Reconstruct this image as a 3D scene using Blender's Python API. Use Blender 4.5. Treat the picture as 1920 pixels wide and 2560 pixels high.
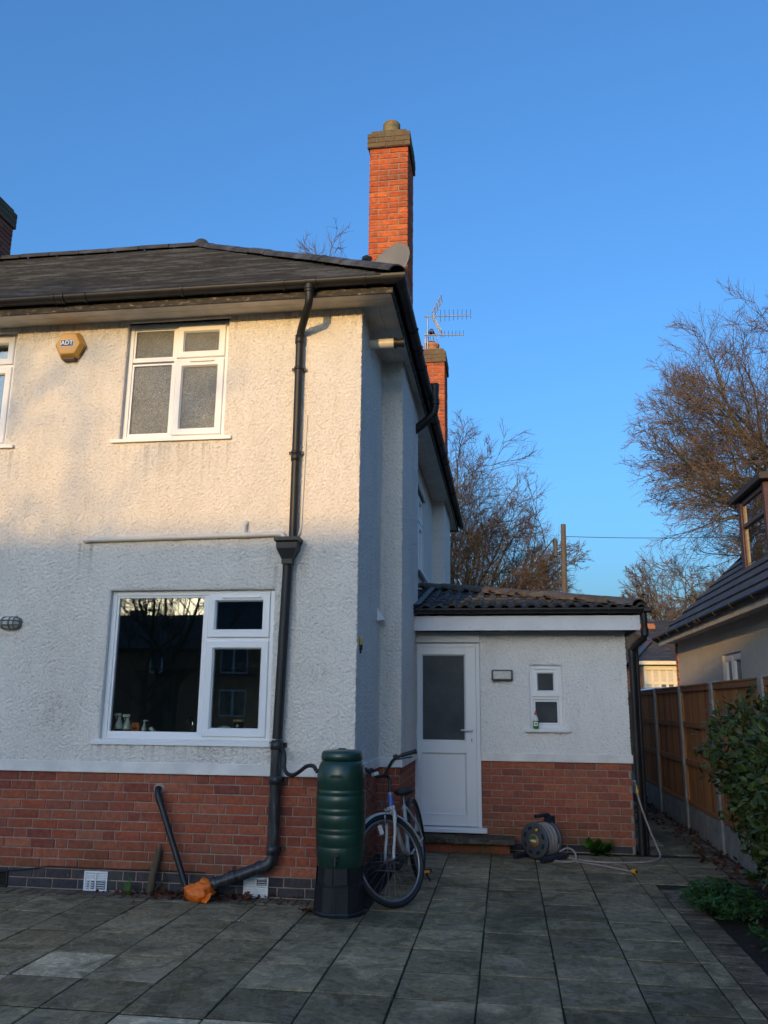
import bpy, bmesh, math, random
import numpy as np
from mathutils import Vector, Matrix
random.seed(7); rng = np.random.default_rng(11)
rad = math.radians
SC = bpy.context.scene
COL = SC.collection
for _o in list(bpy.data.objects): bpy.data.objects.remove(_o)

# ------------------------------------------------------------------ camera
FPX, YAW, PIT, ROL = 2086.3, -0.144, 0.227, 0.010
CAM = Vector((1.23, -6.94, 1.5))
_R = Vector((math.cos(YAW), -math.sin(YAW), 0)); _Fh = Vector((math.sin(YAW), math.cos(YAW), 0)); _Z = Vector((0, 0, 1))
_F = _Fh*math.cos(PIT) + _Z*math.sin(PIT); _U = -_Fh*math.sin(PIT) + _Z*math.cos(PIT)
_R2 = _R*math.cos(ROL) + _U*math.sin(ROL); _U2 = -_R*math.sin(ROL) + _U*math.cos(ROL)
cam_data = bpy.data.cameras.new('camera'); cam = bpy.data.objects.new('camera', cam_data); COL.objects.link(cam)
cam_data.sensor_fit = 'VERTICAL'; cam_data.sensor_height = 24.0; cam_data.lens = 24.0*FPX/2560
cam_data.clip_start = 0.05; cam_data.clip_end = 3000
_m = Matrix((_R2, _U2, -_F)).transposed().to_4x4(); _m.translation = CAM
cam.matrix_world = _m
SC.camera = cam

def px(u, v, X=None, Y=None, Z=None):
    """a photo pixel turned into the point where its ray meets a plane of the place"""
    d = _F + _R2*((u-960)/FPX) + _U2*((1280-v)/FPX)
    if X is not None: t = (X-CAM.x)/d.x
    elif Y is not None: t = (Y-CAM.y)/d.y
    else: t = (Z-CAM.z)/d.z
    return CAM + d*t

# ------------------------------------------------------------------ daylight
SUN_EL, SUN_AZ = rad(7.4), rad(13.5)          # azimuth measured from -Y towards -X
to_sun = Vector((-math.sin(SUN_AZ)*math.cos(SUN_EL), -math.cos(SUN_AZ)*math.cos(SUN_EL), math.sin(SUN_EL)))
world = bpy.data.worlds.new('World'); SC.world = world; world.use_nodes = True
wn = world.node_tree; wn.nodes.clear()
sky = wn.nodes.new('ShaderNodeTexSky'); sky.sky_type = 'NISHITA'; sky.sun_disc = False
sky.sun_elevation = SUN_EL; sky.sun_rotation = math.atan2(to_sun.x, to_sun.y)
sky.altitude = 80; sky.air_density = 1.2; sky.dust_density = 5.0; sky.ozone_density = 5.4
bg = wn.nodes.new('ShaderNodeBackground'); bg.inputs[1].default_value = 0.15
wo = wn.nodes.new('ShaderNodeOutputWorld')
wn.links.new(sky.outputs[0], bg.inputs[0]); wn.links.new(bg.outputs[0], wo.inputs[0])
sun_d = bpy.data.lights.new('sun', 'SUN'); sun_d.energy = 2.0; sun_d.angle = rad(0.53); sun_d.color = (.425, .255, .082)
sun = bpy.data.objects.new('sun', sun_d); COL.objects.link(sun)
sun.rotation_euler = (-to_sun).to_track_quat('-Z', 'Y').to_euler()
sun.location = to_sun*60
SC.view_settings.view_transform = 'Standard'; SC.view_settings.look = 'None'
SC.view_settings.exposure = 1.64; SC.view_settings.gamma = 1.0; SC.view_settings.use_curve_mapping = False
SC.render.engine = 'CYCLES'
SC.cycles.max_bounces = 8; SC.cycles.transparent_max_bounces = 12
SC.cycles.use_denoising = True

# ------------------------------------------------------------------ mesh helpers
class MB:
    """collects shapes into one mesh"""
    def __init__(self): self.v = []; self.f = []; self.s = []
    def add(self, vs, fs, smooth=False):
        n = len(self.v); self.v.extend([tuple(p) for p in vs])
        for q in fs: self.f.append([n+i for i in q]); self.s.append(smooth)
        return self
    def box(self, x0, x1, y0, y1, z0, z1):
        return self.add([(x0,y0,z0),(x1,y0,z0),(x1,y1,z0),(x0,y1,z0),(x0,y0,z1),(x1,y0,z1),(x1,y1,z1),(x0,y1,z1)],
                 [(0,3,2,1),(4,5,6,7),(0,1,5,4),(1,2,6,5),(2,3,7,6),(3,0,4,7)])
    def quad(self, *p): return self.add(p, [tuple(range(len(p)))])
    def bar(self, a, b, w, h, up=(0,0,1)):
        a = Vector(a); b = Vector(b); d = (b-a).normalized(); u = Vector(up)
        s = d.cross(u).normalized()*(w/2); t = s.normalized().cross(d)*(h/2)
        vs = [a-s-t, a+s-t, a+s+t, a-s+t, b-s-t, b+s-t, b+s+t, b-s+t]
        return self.add(vs, [(0,3,2,1),(4,5,6,7),(0,1,5,4),(1,2,6,5),(2,3,7,6),(3,0,4,7)])
    def tube(self, pts, r, n=10, cap=True, closed=False, smooth=True):
        P = [Vector(p) for p in pts]; m = len(P)
        rr = r if isinstance(r, (list, tuple)) else [r]*m
        vs = []; prev = None
        for i, p in enumerate(P):
            if closed: d = P[(i+1) % m]-P[i-1]
            else: d = P[min(i+1, m-1)]-P[max(i-1, 0)]
            d = d.normalized()
            if prev is None:
                a = Vector((0,0,1)) if abs(d.z) < .9 else Vector((1,0,0))
                u = d.cross(a).normalized()
            else: u = (prev - d*prev.dot(d)).normalized()
            prev = u; w = d.cross(u)
            for k in range(n):
                t = 2*math.pi*k/n; vs.append(p + (u*math.cos(t)+w*math.sin(t))*rr[i])
        fs = []
        for i in range(m if closed else m-1):
            j = (i+1) % m
            for k in range(n): fs.append((i*n+k, i*n+(k+1) % n, j*n+(k+1) % n, j*n+k))
        self.add(vs, fs, smooth)
        if cap and not closed:
            self.add(vs[:n], [tuple(range(n))[::-1]]); self.add(vs[-n:], [tuple(range(n))])
        return self
    def lathe(self, prof, c=(0,0,0), n=24, axis='Z', smooth=True, cap=True):
        vs = []; c = Vector(c)
        for (r, h) in prof:
            for k in range(n):
                t = 2*math.pi*k/n; x, y = r*math.cos(t), r*math.sin(t)
                p = {'Z': (x,y,h), 'Y': (x,h,y), 'X': (h,x,y)}[axis]; vs.append(c+Vector(p))
        fs = []
        for i in range(len(prof)-1):
            for k in range(n):
                q = (i*n+k, i*n+(k+1) % n, (i+1)*n+(k+1) % n, (i+1)*n+k)
                fs.append(q if axis != 'Y' else q[::-1])
        self.add(vs, fs, smooth)
        if cap:
            self.add(vs[:n], [tuple(range(n))[::-1]]); self.add(vs[-n:], [tuple(range(n))])
        return self
    def prism(self, poly, axis, a, b):
        """2-D outline extruded along an axis from a to b"""
        f = {'X': lambda p, t: (t,p[0],p[1]), 'Y': lambda p, t: (p[0],t,p[1]), 'Z': lambda p, t: (p[0],p[1],t)}[axis]
        n = len(poly); vs = [f(p,a) for p in poly]+[f(p,b) for p in poly]
        fs = [tuple(range(n)), tuple(range(2*n-1, n-1, -1))]+[(i, (i+1) % n, n+(i+1) % n, n+i) for i in range(n)]
        return self.add(vs, fs)
    def mesh(self, name, mat, bev=0, seg=1, fix=True):
        me = bpy.data.meshes.new(name); me.from_pydata(self.v, [], self.f)
        me.polygons.foreach_set('use_smooth', self.s)
        if fix or bev:
            bm = bmesh.new(); bm.from_mesh(me)
            if fix: bmesh.ops.recalc_face_normals(bm, faces=bm.faces)
            if bev:
                bmesh.ops.bevel(bm, geom=[e for e in bm.edges if e.is_manifold and e.calc_face_angle(0) > .5], offset=bev, segments=seg, affect='EDGES', profile=.5)
            bm.to_mesh(me); bm.free()
        if mat: me.materials.append(mat)
        me.update(); return me
    def build(self, name, mat, parent=None, bev=0, seg=1, fix=True):
        return link(name, self.mesh(name, mat, bev, seg, fix), parent)

def link(name, data, parent=None, loc=None, rot=None, scale=None):
    o = bpy.data.objects.new(name, data); COL.objects.link(o)
    if parent is not None: o.parent = parent
    if loc is not None: o.location = loc
    if rot is not None: o.rotation_euler = rot
    if scale is not None: o.scale = scale
    return o
def tag(o, label=None, cat=None, group=None, kind=None):
    if label: o['label'] = label
    if cat: o['category'] = cat
    if group: o['group'] = group
    if kind: o['kind'] = kind
    return o
def thing(name, label, cat, loc=(0,0,0), rot=(0,0,0), group=None):
    return tag(link(name, None, None, loc, rot), label, cat, group)
def arr_mesh(name, verts, faces, mat, smooth=False):
    """numpy arrays (n,3) and (m,k) into a mesh quickly"""
    me = bpy.data.meshes.new(name); k = faces.shape[1]
    me.vertices.add(len(verts)); me.vertices.foreach_set('co', np.ascontiguousarray(verts, dtype=np.float32).ravel())
    me.loops.add(faces.size); me.loops.foreach_set('vertex_index', faces.ravel().astype(np.int32))
    me.polygons.add(len(faces)); me.polygons.foreach_set('loop_start', np.arange(0, faces.size, k, dtype=np.int32))
    me.polygons.foreach_set('loop_total', np.full(len(faces), k, dtype=np.int32))
    if smooth: me.polygons.foreach_set('use_smooth', np.ones(len(faces), dtype=bool))
    me.materials.append(mat); me.update(calc_edges=True); return me

# ------------------------------------------------------------------ materials
def nodes(name):
    m = bpy.data.materials.new(name); m.use_nodes = True; nt = m.node_tree
    return m, nt, nt.nodes['Principled BSDF']
def N(nt, t, **kw):
    n = nt.nodes.new(t)
    for k, v in kw.items():
        if k.startswith('i_'):
            key = k[2:]; key = int(key) if key.isdigit() else key
            n.inputs[key].default_value = v
        else: setattr(n, k, v)
    return n
def ramp(nt, src, stops):
    r = nt.nodes.new('ShaderNodeValToRGB'); nt.links.new(src, r.inputs[0]); e = r.color_ramp.elements
    while len(e) < len(stops): e.new(.5)
    for q, (p, c) in zip(e, stops): q.position = p; q.color = (c[0], c[1], c[2], 1) if not isinstance(c, (int, float)) else (c, c, c, 1)
    return r
def mixc(nt, fac, a, b, mode='MIX'):
    m = nt.nodes.new('ShaderNodeMix'); m.data_type = 'RGBA'; m.blend_type = mode
    for s, v in ((m.inputs[0], fac), (m.inputs[6], a), (m.inputs[7], b)):
        if hasattr(v, 'links') or hasattr(v, 'is_linked'): nt.links.new(v, s)
        elif isinstance(v, (int, float)): s.default_value = v
        else: s.default_value = (v[0], v[1], v[2], 1)
    return m.outputs[2]
def pos(nt): return nt.nodes.new('ShaderNodeNewGeometry').outputs['Position']
def noise(nt, vec, scale, detail=4, rough=.55, dist=0):
    n = N(nt, 'ShaderNodeTexNoise', i_Scale=scale, i_Detail=detail, i_Roughness=rough, i_Distortion=dist)
    nt.links.new(vec, n.inputs['Vector']); return n.outputs['Fac']
def mapping(nt, vec, scale=(1,1,1), rot=(0,0,0)):
    n = N(nt, 'ShaderNodeMapping'); n.inputs['Scale'].default_value = scale; n.inputs['Rotation'].default_value = rot
    nt.links.new(vec, n.inputs[0]); return n.outputs[0]
def bump(nt, b, h, strength=.5, dist=.01, prev=None):
    n = N(nt, 'ShaderNodeBump', i_Strength=strength, i_Distance=dist); nt.links.new(h, n.inputs['Height'])
    if prev: nt.links.new(prev, n.inputs['Normal'])
    if b is not None: nt.links.new(n.outputs[0], b.inputs['Normal'])
    return n.outputs[0]
def math_(nt, op, a, b=None):
    n = N(nt, 'ShaderNodeMath', operation=op)
    for i, v in enumerate((a, b)):
        if v is None: continue
        if isinstance(v, (int, float)): n.inputs[i].default_value = v
        else: nt.links.new(v, n.inputs[i])
    return n.outputs[0]
def orand(nt): return nt.nodes.new('ShaderNodeObjectInfo').outputs['Random']

def plain(name, col, rough=.5, metal=0, var=.12, scale=8, bmp=0, bscale=60, spec=None, coat=0):
    """one colour with mottled wear"""
    m, nt, b = nodes(name); p = pos(nt)
    f = noise(nt, p, scale, 5)
    d = tuple(c*(1-var) for c in col); l = tuple(min(1, c*(1+var)) for c in col)
    r = ramp(nt, f, [(.3, d), (.7, l)]); nt.links.new(r.outputs[0], b.inputs['Base Color'])
    b.inputs['Roughness'].default_value = rough; b.inputs['Metallic'].default_value = metal
    if spec is not None: b.inputs['Specular IOR Level'].default_value = spec
    if coat: b.inputs['Coat Weight'].default_value = coat; b.inputs['Coat Roughness'].default_value = .15
    if bmp: bump(nt, b, noise(nt, p, bscale, 3), bmp, .004)
    return m

def roughcast(name, base, dark, amp=1.0, scale=1.0, scuffs=(), runs=()):
    """thrown pebble render under thick paint: rounded lumps with a worm-like grain"""
    m, nt, b = nodes(name); p = pos(nt)
    n1 = noise(nt, p, 48*scale, 2.5, .55, 1.5)
    n2 = noise(nt, p, 120*scale, 2, .6, .5)
    h = math_(nt, 'ADD', n1, math_(nt, 'MULTIPLY', n2, .5))
    bump(nt, b, h, min(1.0, .8*amp), .014*amp)
    # pit shade painted in as dark flecks, with dirt; more dirt in soft patches
    fleck = ramp(nt, n1, [(.33, 1.0), (.43, 0.0)]).outputs[0]
    big = noise(nt, mapping(nt, p, (1.3, 1.3, .5)), 1.6, 5, .6)
    dirt = ramp(nt, big, [(.42, 0.0), (.78, 1.0)]).outputs[0]
    c = mixc(nt, math_(nt, 'MULTIPLY', dirt, .24), base, dark)
    grime = ramp(nt, noise(nt, mapping(nt, p, (7, 7, .9)), 1.0, 4, .6), [(.55, 0.0), (.72, .16)]).outputs[0]
    c = mixc(nt, grime, c, dark)
    c = mixc(nt, math_(nt, 'MULTIPLY', fleck, .6), c, tuple(x*.5 for x in base))
    speck = N(nt, 'ShaderNodeTexVoronoi', i_Scale=19); nt.links.new(p, speck.inputs['Vector'])
    sp = ramp(nt, speck.outputs['Distance'], [(.04, 1.0), (.10, 0.0)]).outputs[0]
    sp = math_(nt, 'MULTIPLY', sp, ramp(nt, noise(nt, p, 3.1, 3), [(.56, 0.0), (.66, .55)]).outputs[0])
    c = mixc(nt, sp, c, (.16, .14, .12))
    if runs:                               # dirty water marks below sills and pipe ends
        sep = nt.nodes.new('ShaderNodeSeparateXYZ'); nt.links.new(p, sep.inputs[0])
        vert = ramp(nt, noise(nt, mapping(nt, p, (26, 26, .8)), 1.0, 3, .6), [(.48, 0.0), (.66, 1.0)]).outputs[0]
        for (x0, x1, zt, ln) in runs:
            tx = ramp(nt, math_(nt, 'DIVIDE', math_(nt, 'SUBTRACT', sep.outputs[0], x0), x1-x0), [(0, 0.0), (.06, 1.0), (.94, 1.0), (1, 0.0)]).outputs[0]
            tz = ramp(nt, math_(nt, 'DIVIDE', math_(nt, 'SUBTRACT', zt, sep.outputs[2]), ln), [(0, 0.0), (.04, .8), (.3, .35), (1, 0.0)]).outputs[0]
            c = mixc(nt, math_(nt, 'MULTIPLY', math_(nt, 'MULTIPLY', tx, tz), math_(nt, 'MULTIPLY', vert, .75)), c, (.30, .27, .23))
    for (sx, sz, sr) in scuffs:            # scraped patches where the red undercoat shows
        d_ = N(nt, 'ShaderNodeVectorMath', operation='DISTANCE'); nt.links.new(p, d_.inputs[0]); d_.inputs[1].default_value = (sx, -.02, sz)
        near = ramp(nt, math_(nt, 'DIVIDE', d_.outputs['Value'], sr), [(.35, 1.0), (1.0, 0.0)]).outputs[0]
        sc_ = ramp(nt, noise(nt, mapping(nt, p, (1, 1, 1.6)), 26, 4, .6, 1.5), [(.52, 0.0), (.6, .55)]).outputs[0]
        c = mixc(nt, math_(nt, 'MULTIPLY', near, sc_), c, (.36, .21, .17))
    nt.links.new(c, b.inputs['Base Color']); b.inputs['Roughness'].default_value = .75
    b.inputs['Specular IOR Level'].default_value = .3
    return m

def brick_mat(name, cols, stain=(.10, .09, .06), stain_amt=.5, rough=.85, green=None):
    m, nt, b = nodes(name); p = pos(nt); r = orand(nt)
    base = ramp(nt, r, [(i/(len(cols)-1), c) for i, c in enumerate(cols)]).outputs[0]
    f = noise(nt, p, 26, 5, .65)
    base = mixc(nt, .75, base, ramp(nt, f, [(.3, (.45, .42, .42)), (.72, (1.3, 1.25, 1.2))]).outputs[0], 'MULTIPLY')
    s = ramp(nt, noise(nt, p, 2.4, 5, .6), [(.45, 0.0), (.75, 1.0)]).outputs[0]
    base = mixc(nt, math_(nt, 'MULTIPLY', s, stain_amt), base, stain)
    if green:
        sep = nt.nodes.new('ShaderNodeSeparateXYZ'); nt.links.new(p, sep.inputs[0])
        low = ramp(nt, sep.outputs[2], [(.12, 1.0), (.42, 0.0)]).outputs[0]
        g = math_(nt, 'MULTIPLY', low, ramp(nt, noise(nt, p, 1.7, 4), [(.42, 0.0), (.66, .75)]).outputs[0])
        base = mixc(nt, g, base, green)
    wsp = ramp(nt, noise(nt, mapping(nt, p, (1, 1, .35)), 38, 2, .5), [(.74, 0.0), (.79, 1.0)]).outputs[0]
    wsp = math_(nt, 'MULTIPLY', wsp, ramp(nt, noise(nt, p, 1.1, 2), [(.5, 0.0), (.62, .6)]).outputs[0])
    base = mixc(nt, wsp, base, (.5, .46, .42))
    nt.links.new(base, b.inputs['Base Color']); b.inputs['Roughness'].default_value = rough
    b.inputs['Specular IOR Level'].default_value = .25
    bump(nt, b, noise(nt, p, 130, 4, .7), .45, .004)
    return m

def glass_mat(name, tint=(.86, .92, .9), wav=.05, boost=1.0):
    """clear pane: Fresnel mirror over a see-through sheet, slightly bowed"""
    m, nt, b = nodes(name); nt.nodes.remove(b)
    out = nt.nodes['Material Output']; p = pos(nt)
    gl = N(nt, 'ShaderNodeBsdfGlossy', i_Roughness=.012); tr = N(nt, 'ShaderNodeBsdfTransparent')
    tr.inputs[0].default_value = (*tint, 1)
    fr = N(nt, 'ShaderNodeFresnel', i_IOR=1.52); mx = nt.nodes.new('ShaderNodeMixShader')
    f = math_(nt, 'MULTIPLY', fr.outputs[0], 1.7*boost)
    nb = bump(nt, None, noise(nt, p, 1.1, 1, .3), wav, .03)
    nt.links.new(nb, gl.inputs['Normal'])
    nt.links.new(f, mx.inputs[0]); nt.links.new(tr.outputs[0], mx.inputs[1]); nt.links.new(gl.outputs[0], mx.inputs[2])
    nt.links.new(mx.outputs[0], out.inputs[0]); return m
def obscure_mat(name, light, dark, scale):
    """rolled patterned glass: crinkled relief, dull light through it"""
    m, nt, b = nodes(name); p = pos(nt)
    vo = N(nt, 'ShaderNodeTexVoronoi', feature='DISTANCE_TO_EDGE', i_Scale=scale, i_Randomness=1)
    w = mixc(nt, .05, p, N(nt, 'ShaderNodeTexNoise', i_Scale=scale*.6).outputs['Color'], 'ADD')
    nt.links.new(w, vo.inputs['Vector'])
    ln = ramp(nt, vo.outputs['Distance'], [(.0, 0.0), (.16, 1.0)]).outputs[0]
    big = noise(nt, p, 2.2, 3)
    c = mixc(nt, ln, dark, mixc(nt, ramp(nt, big, [(.35, 0.0), (.7, 1.0)]).outputs[0], light, tuple(x*.55 for x in light)))
    nt.links.new(c, b.inputs['Base Color']); b.inputs['Roughness'].default_value = .22
    b.inputs['Specular IOR Level'].default_value = .55
    bump(nt, b, ln, .4, .004); return m

M = {}
M['render'] = roughcast('painted_roughcast', (.88, .825, .75), (.50, .46, .41), scuffs=((-2.66, 1.40, .26), (-.30, 1.76, .13), (-1.2, 1.07, .2)), runs=((-2.36, -.6, 1.16, .17), (-2.36, -1.13, 3.81, .5), (-4.8, -3.2, 3.79, .5), (-2.56, -2.40, 2.90, .5), (-.75, -.42, 2.70, 1.2), (-9, 0, 5.04, .28)))
M['render_small'] = roughcast('painted_roughcast_fine', (.88, .85, .81), (.58, .55, .51), .8, 1.15)
M['render_grey'] = roughcast('grey_roughcast', (.86, .79, .68), (.50, .45, .37), 1.8, .8)
M['band'] = plain('painted_band', (.76, .72, .67), .6, var=.16, scale=4, bmp=.25, bscale=50)
M['upvc'] = plain('white_upvc', (.84, .84, .84), .32, var=.02, scale=3)
M['upvc_old'] = plain('aged_white_upvc', (.70, .68, .62), .4, var=.06, scale=4)
M['soffit'] = plain('soffit_paint', (.64, .59, .52), .6, var=.14, scale=6, bmp=.15)
M['white_wood'] = plain('white_board', (.74, .74, .75), .45, var=.05, scale=5, bmp=.1, bscale=30)
M['black'] = plain('black_gutter_plastic', (.013, .013, .014), .5, var=.35, scale=9, bmp=.08)
M['black_worn'] = None
M['brick'] = brick_mat('red_brick', [(.36, .09, .046), (.42, .115, .06), (.29, .075, .048), (.46, .15, .085), (.38, .105, .055), (.24, .066, .05)], (.22, .105, .075), .5, green=(.075, .07, .022))
M['brick_annexe'] = brick_mat('annexe_brick', [(.36, .10, .062), (.44, .135, .078), (.29, .085, .06), (.48, .155, .085), (.39, .12, .07)], (.21, .12, .085), .5, green=(.10, .075, .035))
M['blue_brick'] = brick_mat('blue_engineering_brick', [(.045, .046, .058), (.065, .062, .072), (.035, .036, .046), (.085, .07, .07)], (.12, .11, .10), .35, .6)
M['chim_brick'] = brick_mat('chimney_brick', [(.62, .13, .035), (.52, .11, .038), (.66, .17, .055), (.36, .09, .045), (.60, .14, .04), (.46, .10, .04)], (.16, .085, .055), .6)
M['chim_cap'] = brick_mat('lichened_cap_brick', [(.15, .09, .06), (.19, .13, .085), (.12, .085, .06)], (.16, .14, .075), .8)
M['mortar'] = plain('mortar', (.33, .245, .19), .95, var=.25, scale=14, bmp=.4, bscale=90)
M['mortar_dark'] = plain('dark_mortar', (.16, .13, .105), .95, var=.25, scale=14, bmp=.4, bscale=90)
M['lead'] = plain('lead_flashing', (.10, .105, .115), .5, var=.2)
M['clay'] = plain('clay_pot', (.50, .22, .10), .8, var=.15)
M['stone_pot'] = plain('weathered_pot', (.20, .17, .09), .9, var=.35, scale=20)
M['glass'] = glass_mat('window_glass', boost=1.4)
M['obscure'] = obscure_mat('crinkled_glass', (.28, .29, .275), (.085, .09, .085), 58)
M['obscure_fine'] = obscure_mat('stippled_glass', (.10, .105, .105), (.035, .037, .04), 95)
M['dark_room'] = plain('room_paint', (.34, .32, .29), .9, var=.1)
M['steel'] = plain('galvanised_steel', (.45, .46, .48), .35, .9, var=.15)
M['chrome'] = plain('chrome', (.75, .76, .78), .12, 1.0, var=.03)
M['rubber'] = plain('black_rubber', (.014, .014, .015), .6, var=.25, scale=30)
# ================================================================== ground and paving
def slab_mat(name, cols, joint_moss=True):
    """riven concrete: flaked layers with crisp edges, tide marks, damp and grit; every slab its own cut"""
    m, nt, b = nodes(name); r = orand(nt)
    off = N(nt, 'ShaderNodeVectorMath', operation='SCALE'); cmb = N(nt, 'ShaderNodeCombineXYZ'); nt.links.new(r, cmb.inputs[0]); nt.links.new(math_(nt, 'MULTIPLY', r, 7.3), cmb.inputs[1])
    nt.links.new(cmb.outputs[0], off.inputs[0]); off.inputs['Scale'].default_value = 40.0
    va = N(nt, 'ShaderNodeVectorMath', operation='ADD'); p0 = pos(nt); nt.links.new(p0, va.inputs[0]); nt.links.new(off.outputs[0], va.inputs[1]); p = va.outputs[0]
    base = ramp(nt, r, [(i/(len(cols)-1), c) for i, c in enumerate(cols)]).outputs[0]
    rv = noise(nt, p, 4.2, 7, .62, .9)
    f1 = ramp(nt, rv, [(.44, .62), (.455, 1.0), (.56, 1.0), (.572, 1.38), (.7, 1.5)]).outputs[0]
    base = mixc(nt, .8, base, f1, 'MULTIPLY')
    gr = noise(nt, p, 24, 8, .75)
    base = mixc(nt, .85, base, ramp(nt, gr, [(.3, (.45, .45, .44)), (.5, (.95, .95, .95)), (.7, (1.5, 1.46, 1.4))]).outputs[0], 'MULTIPLY')
    tide = ramp(nt, noise(nt, p0, 1.7, 5, .6, 1.4), [(.46, 0.0), (.485, 1.0), (.51, .3), (.6, 0.0)]).outputs[0]
    base = mixc(nt, math_(nt, 'MULTIPLY', tide, .35), base, (.34, .30, .24))
    damp = ramp(nt, noise(nt, p0, 1.1, 6, .65), [(.5, 0.0), (.66, .6)]).outputs[0]
    base = mixc(nt, damp, base, (.055, .052, .034))
    sp = ramp(nt, noise(nt, p, 85, 2, .5), [(.69, 0.0), (.74, .6)]).outputs[0]
    base = mixc(nt, sp, base, (.42, .39, .33))
    nt.links.new(base, b.inputs['Base Color']); b.inputs['Roughness'].default_value = .92; b.inputs['Specular IOR Level'].default_value = .15
    n1 = bump(nt, None, f1, .6, .008); n2 = bump(nt, None, rv, .6, .02, n1); bump(nt, b, gr, .6, .010, n2)
    return m
M['slab'] = slab_mat('riven_slab', [(.21, .162, .09), (.32, .25, .148), (.145, .115, .066), (.38, .30, .18), (.24, .187, .108), (.16, .128, .074), (.295, .232, .14), (.21, .163, .093)])
M['slab_pale'] = slab_mat('pale_riven_slab', [(.50, .40, .26), (.57, .46, .30)])
M['step'] = slab_mat('dark_step_slab', [(.085, .068, .048), (.10, .08, .056)])
M['paver'] = slab_mat('brick_paver', [(.17, .125, .085), (.21, .155, .105), (.14, .105, .078), (.19, .135, .09)])
def soil_mat(name, a, b_, c):
    m, nt, b = nodes(name); p = pos(nt)
    f = noise(nt, p, 22, 8, .75)
    col = ramp(nt, f, [(.3, a), (.5, b_), (.72, c)]).outputs[0]
    nt.links.new(col, b.inputs['Base Color']); b.inputs['Roughness'].default_value = .95
    bump(nt, b, noise(nt, p, 45, 8, .8), 1.0, .02); return m
M['soil'] = soil_mat('dark_soil', (.012, .010, .007), (.028, .022, .015), (.06, .045, .03))
M['joint'] = soil_mat('mossy_joint', (.007, .008, .004), (.013, .014, .007), (.026, .028, .012))
def lawn_mat():
    m, nt, b = nodes('lawn'); p = pos(nt)
    c = ramp(nt, noise(nt, p, 3, 8, .7), [(.3, (.025, .045, .012)), (.6, (.05, .08, .02)), (.8, (.08, .09, .035))]).outputs[0]
    nt.links.new(c, b.inputs['Base Color']); b.inputs['Roughness'].default_value = .95
    bump(nt, b, noise(nt, p, 60, 6, .8), 1.0, .03); return m
M['lawn'] = lawn_mat()

g = MB(); g.quad((-900,-900,-.05), (900,-900,-.05), (900,900,-.05), (-900,900,-.05))
tag(g.build('ground', M['lawn']), kind='structure')
# bedding under the slabs shows in the joints
b = MB(); b.box(-7.2, 2.72, -6.9, 2.66, -.06, -.0058); b.box(2.72, 3.30, .98, 2.66, -.06, -.0062); b.box(2.585, 3.30, 2.66, 13.2, -.06, -.0066)
patio = tag(b.build('patio', M['joint']), kind='structure')
s = MB(); s.box(2.72, 3.60, -6.9, .98, -.07, -.022); s.box(3.30, 3.60, .98, 13.2, -.07, -.018)
tag(s.build('garden_soil', M['soil']), kind='structure')

def slab_mesh(w, d, h=.04, name='paving_slab', c=.0025):
    """a slab with a worn arris, top at z = 0, centred"""
    w /= 2; d /= 2
    vs = [(-w,-d,-h), (w,-d,-h), (w,d,-h), (-w,d,-h), (-w,-d,-c), (w,-d,-c), (w,d,-c), (-w,d,-c),
          (-w+c,-d+c,0), (w-c,-d+c,0), (w-c,d-c,0), (-w+c,d-c,0)]
    fs = [(0,1,5,4), (1,2,6,5), (2,3,7,6), (3,0,4,7), (4,5,9,8), (5,6,10,9), (6,7,11,10), (7,4,8,11), (8,9,10,11)]
    return MB().add(vs, fs).mesh(name, None, fix=False)
CW, RW = .437, .4615
def two(me, mat): 
    me.materials.append(mat); return me
sl_std = two(slab_mesh(CW-.011, RW-.022), M['slab']); sl_pale = two(slab_mesh(CW-.011, RW-.022), M['slab_pale'])
_pale = {(-5, 0), (-3, -2), (-4, -3), (-6, -1), (1, -2), (-2, -2)}
def put_slab(me, x, y, sx=1, sy=1, par=patio):
    o = link('paving_slab', me, par, (x+random.uniform(-.0015,.0015), y+random.uniform(-.002,.002), random.uniform(-.0018,.0022)),
             (random.gauss(0,.0028), random.gauss(0,.0028), random.gauss(0,.004)), (sx, sy, 1))
    return o
for ci in range(-13, 4):                      # columns: right edge at 0.608 + ci*CW
    xr = .608+CW*(ci+1); xc = xr-CW/2
    st = random.uniform(-.02, .02)
    for ri in range(-5, 10):
        y0 = -2.12+RW*ri+st*.6; y1 = y0+RW
        if ri < -5: continue
        lim = -.225 if xc < .05 else (1.20 if False else 2.64)
        if xc < .12: lim = -.225
        elif xc < .25 and y0 > 1.2: lim = 1.20 if xc < .24 else 2.64
        if y0 > lim-.03: continue
        yy1 = min(y1, lim)
        sy = (yy1-y0)/RW
        if xc > .3 and xc < 1.26 and y1 > 2.36: # under the doorstep
            pass
        put_slab(sl_pale if (ci, ri) in _pale else sl_std, xc, (y0+yy1)/2, 1, max(.1, (yy1-y0-.027)/(RW-.027)))
# cut strip beside the right-hand edging
cs = two(slab_mesh(.115, RW-.008), M['slab'])
for ri in range(-5, 7): put_slab(cs, 2.418, -2.12+RW*(ri+.5))
# patio runs on round the annexe to the fence
for ci in (0, 1):
    for ri in range(7, 10):
        y0 = -2.12+RW*ri
        put_slab(sl_std, 2.356+.437*(ci+.5), y0+RW/2+.02)
pl = two(slab_mesh(.335, .58), M['slab'])
for i in range(18):
    for j in (0, 1): put_slab(pl, 2.765+.345*j, 2.98+.59*i)
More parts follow.
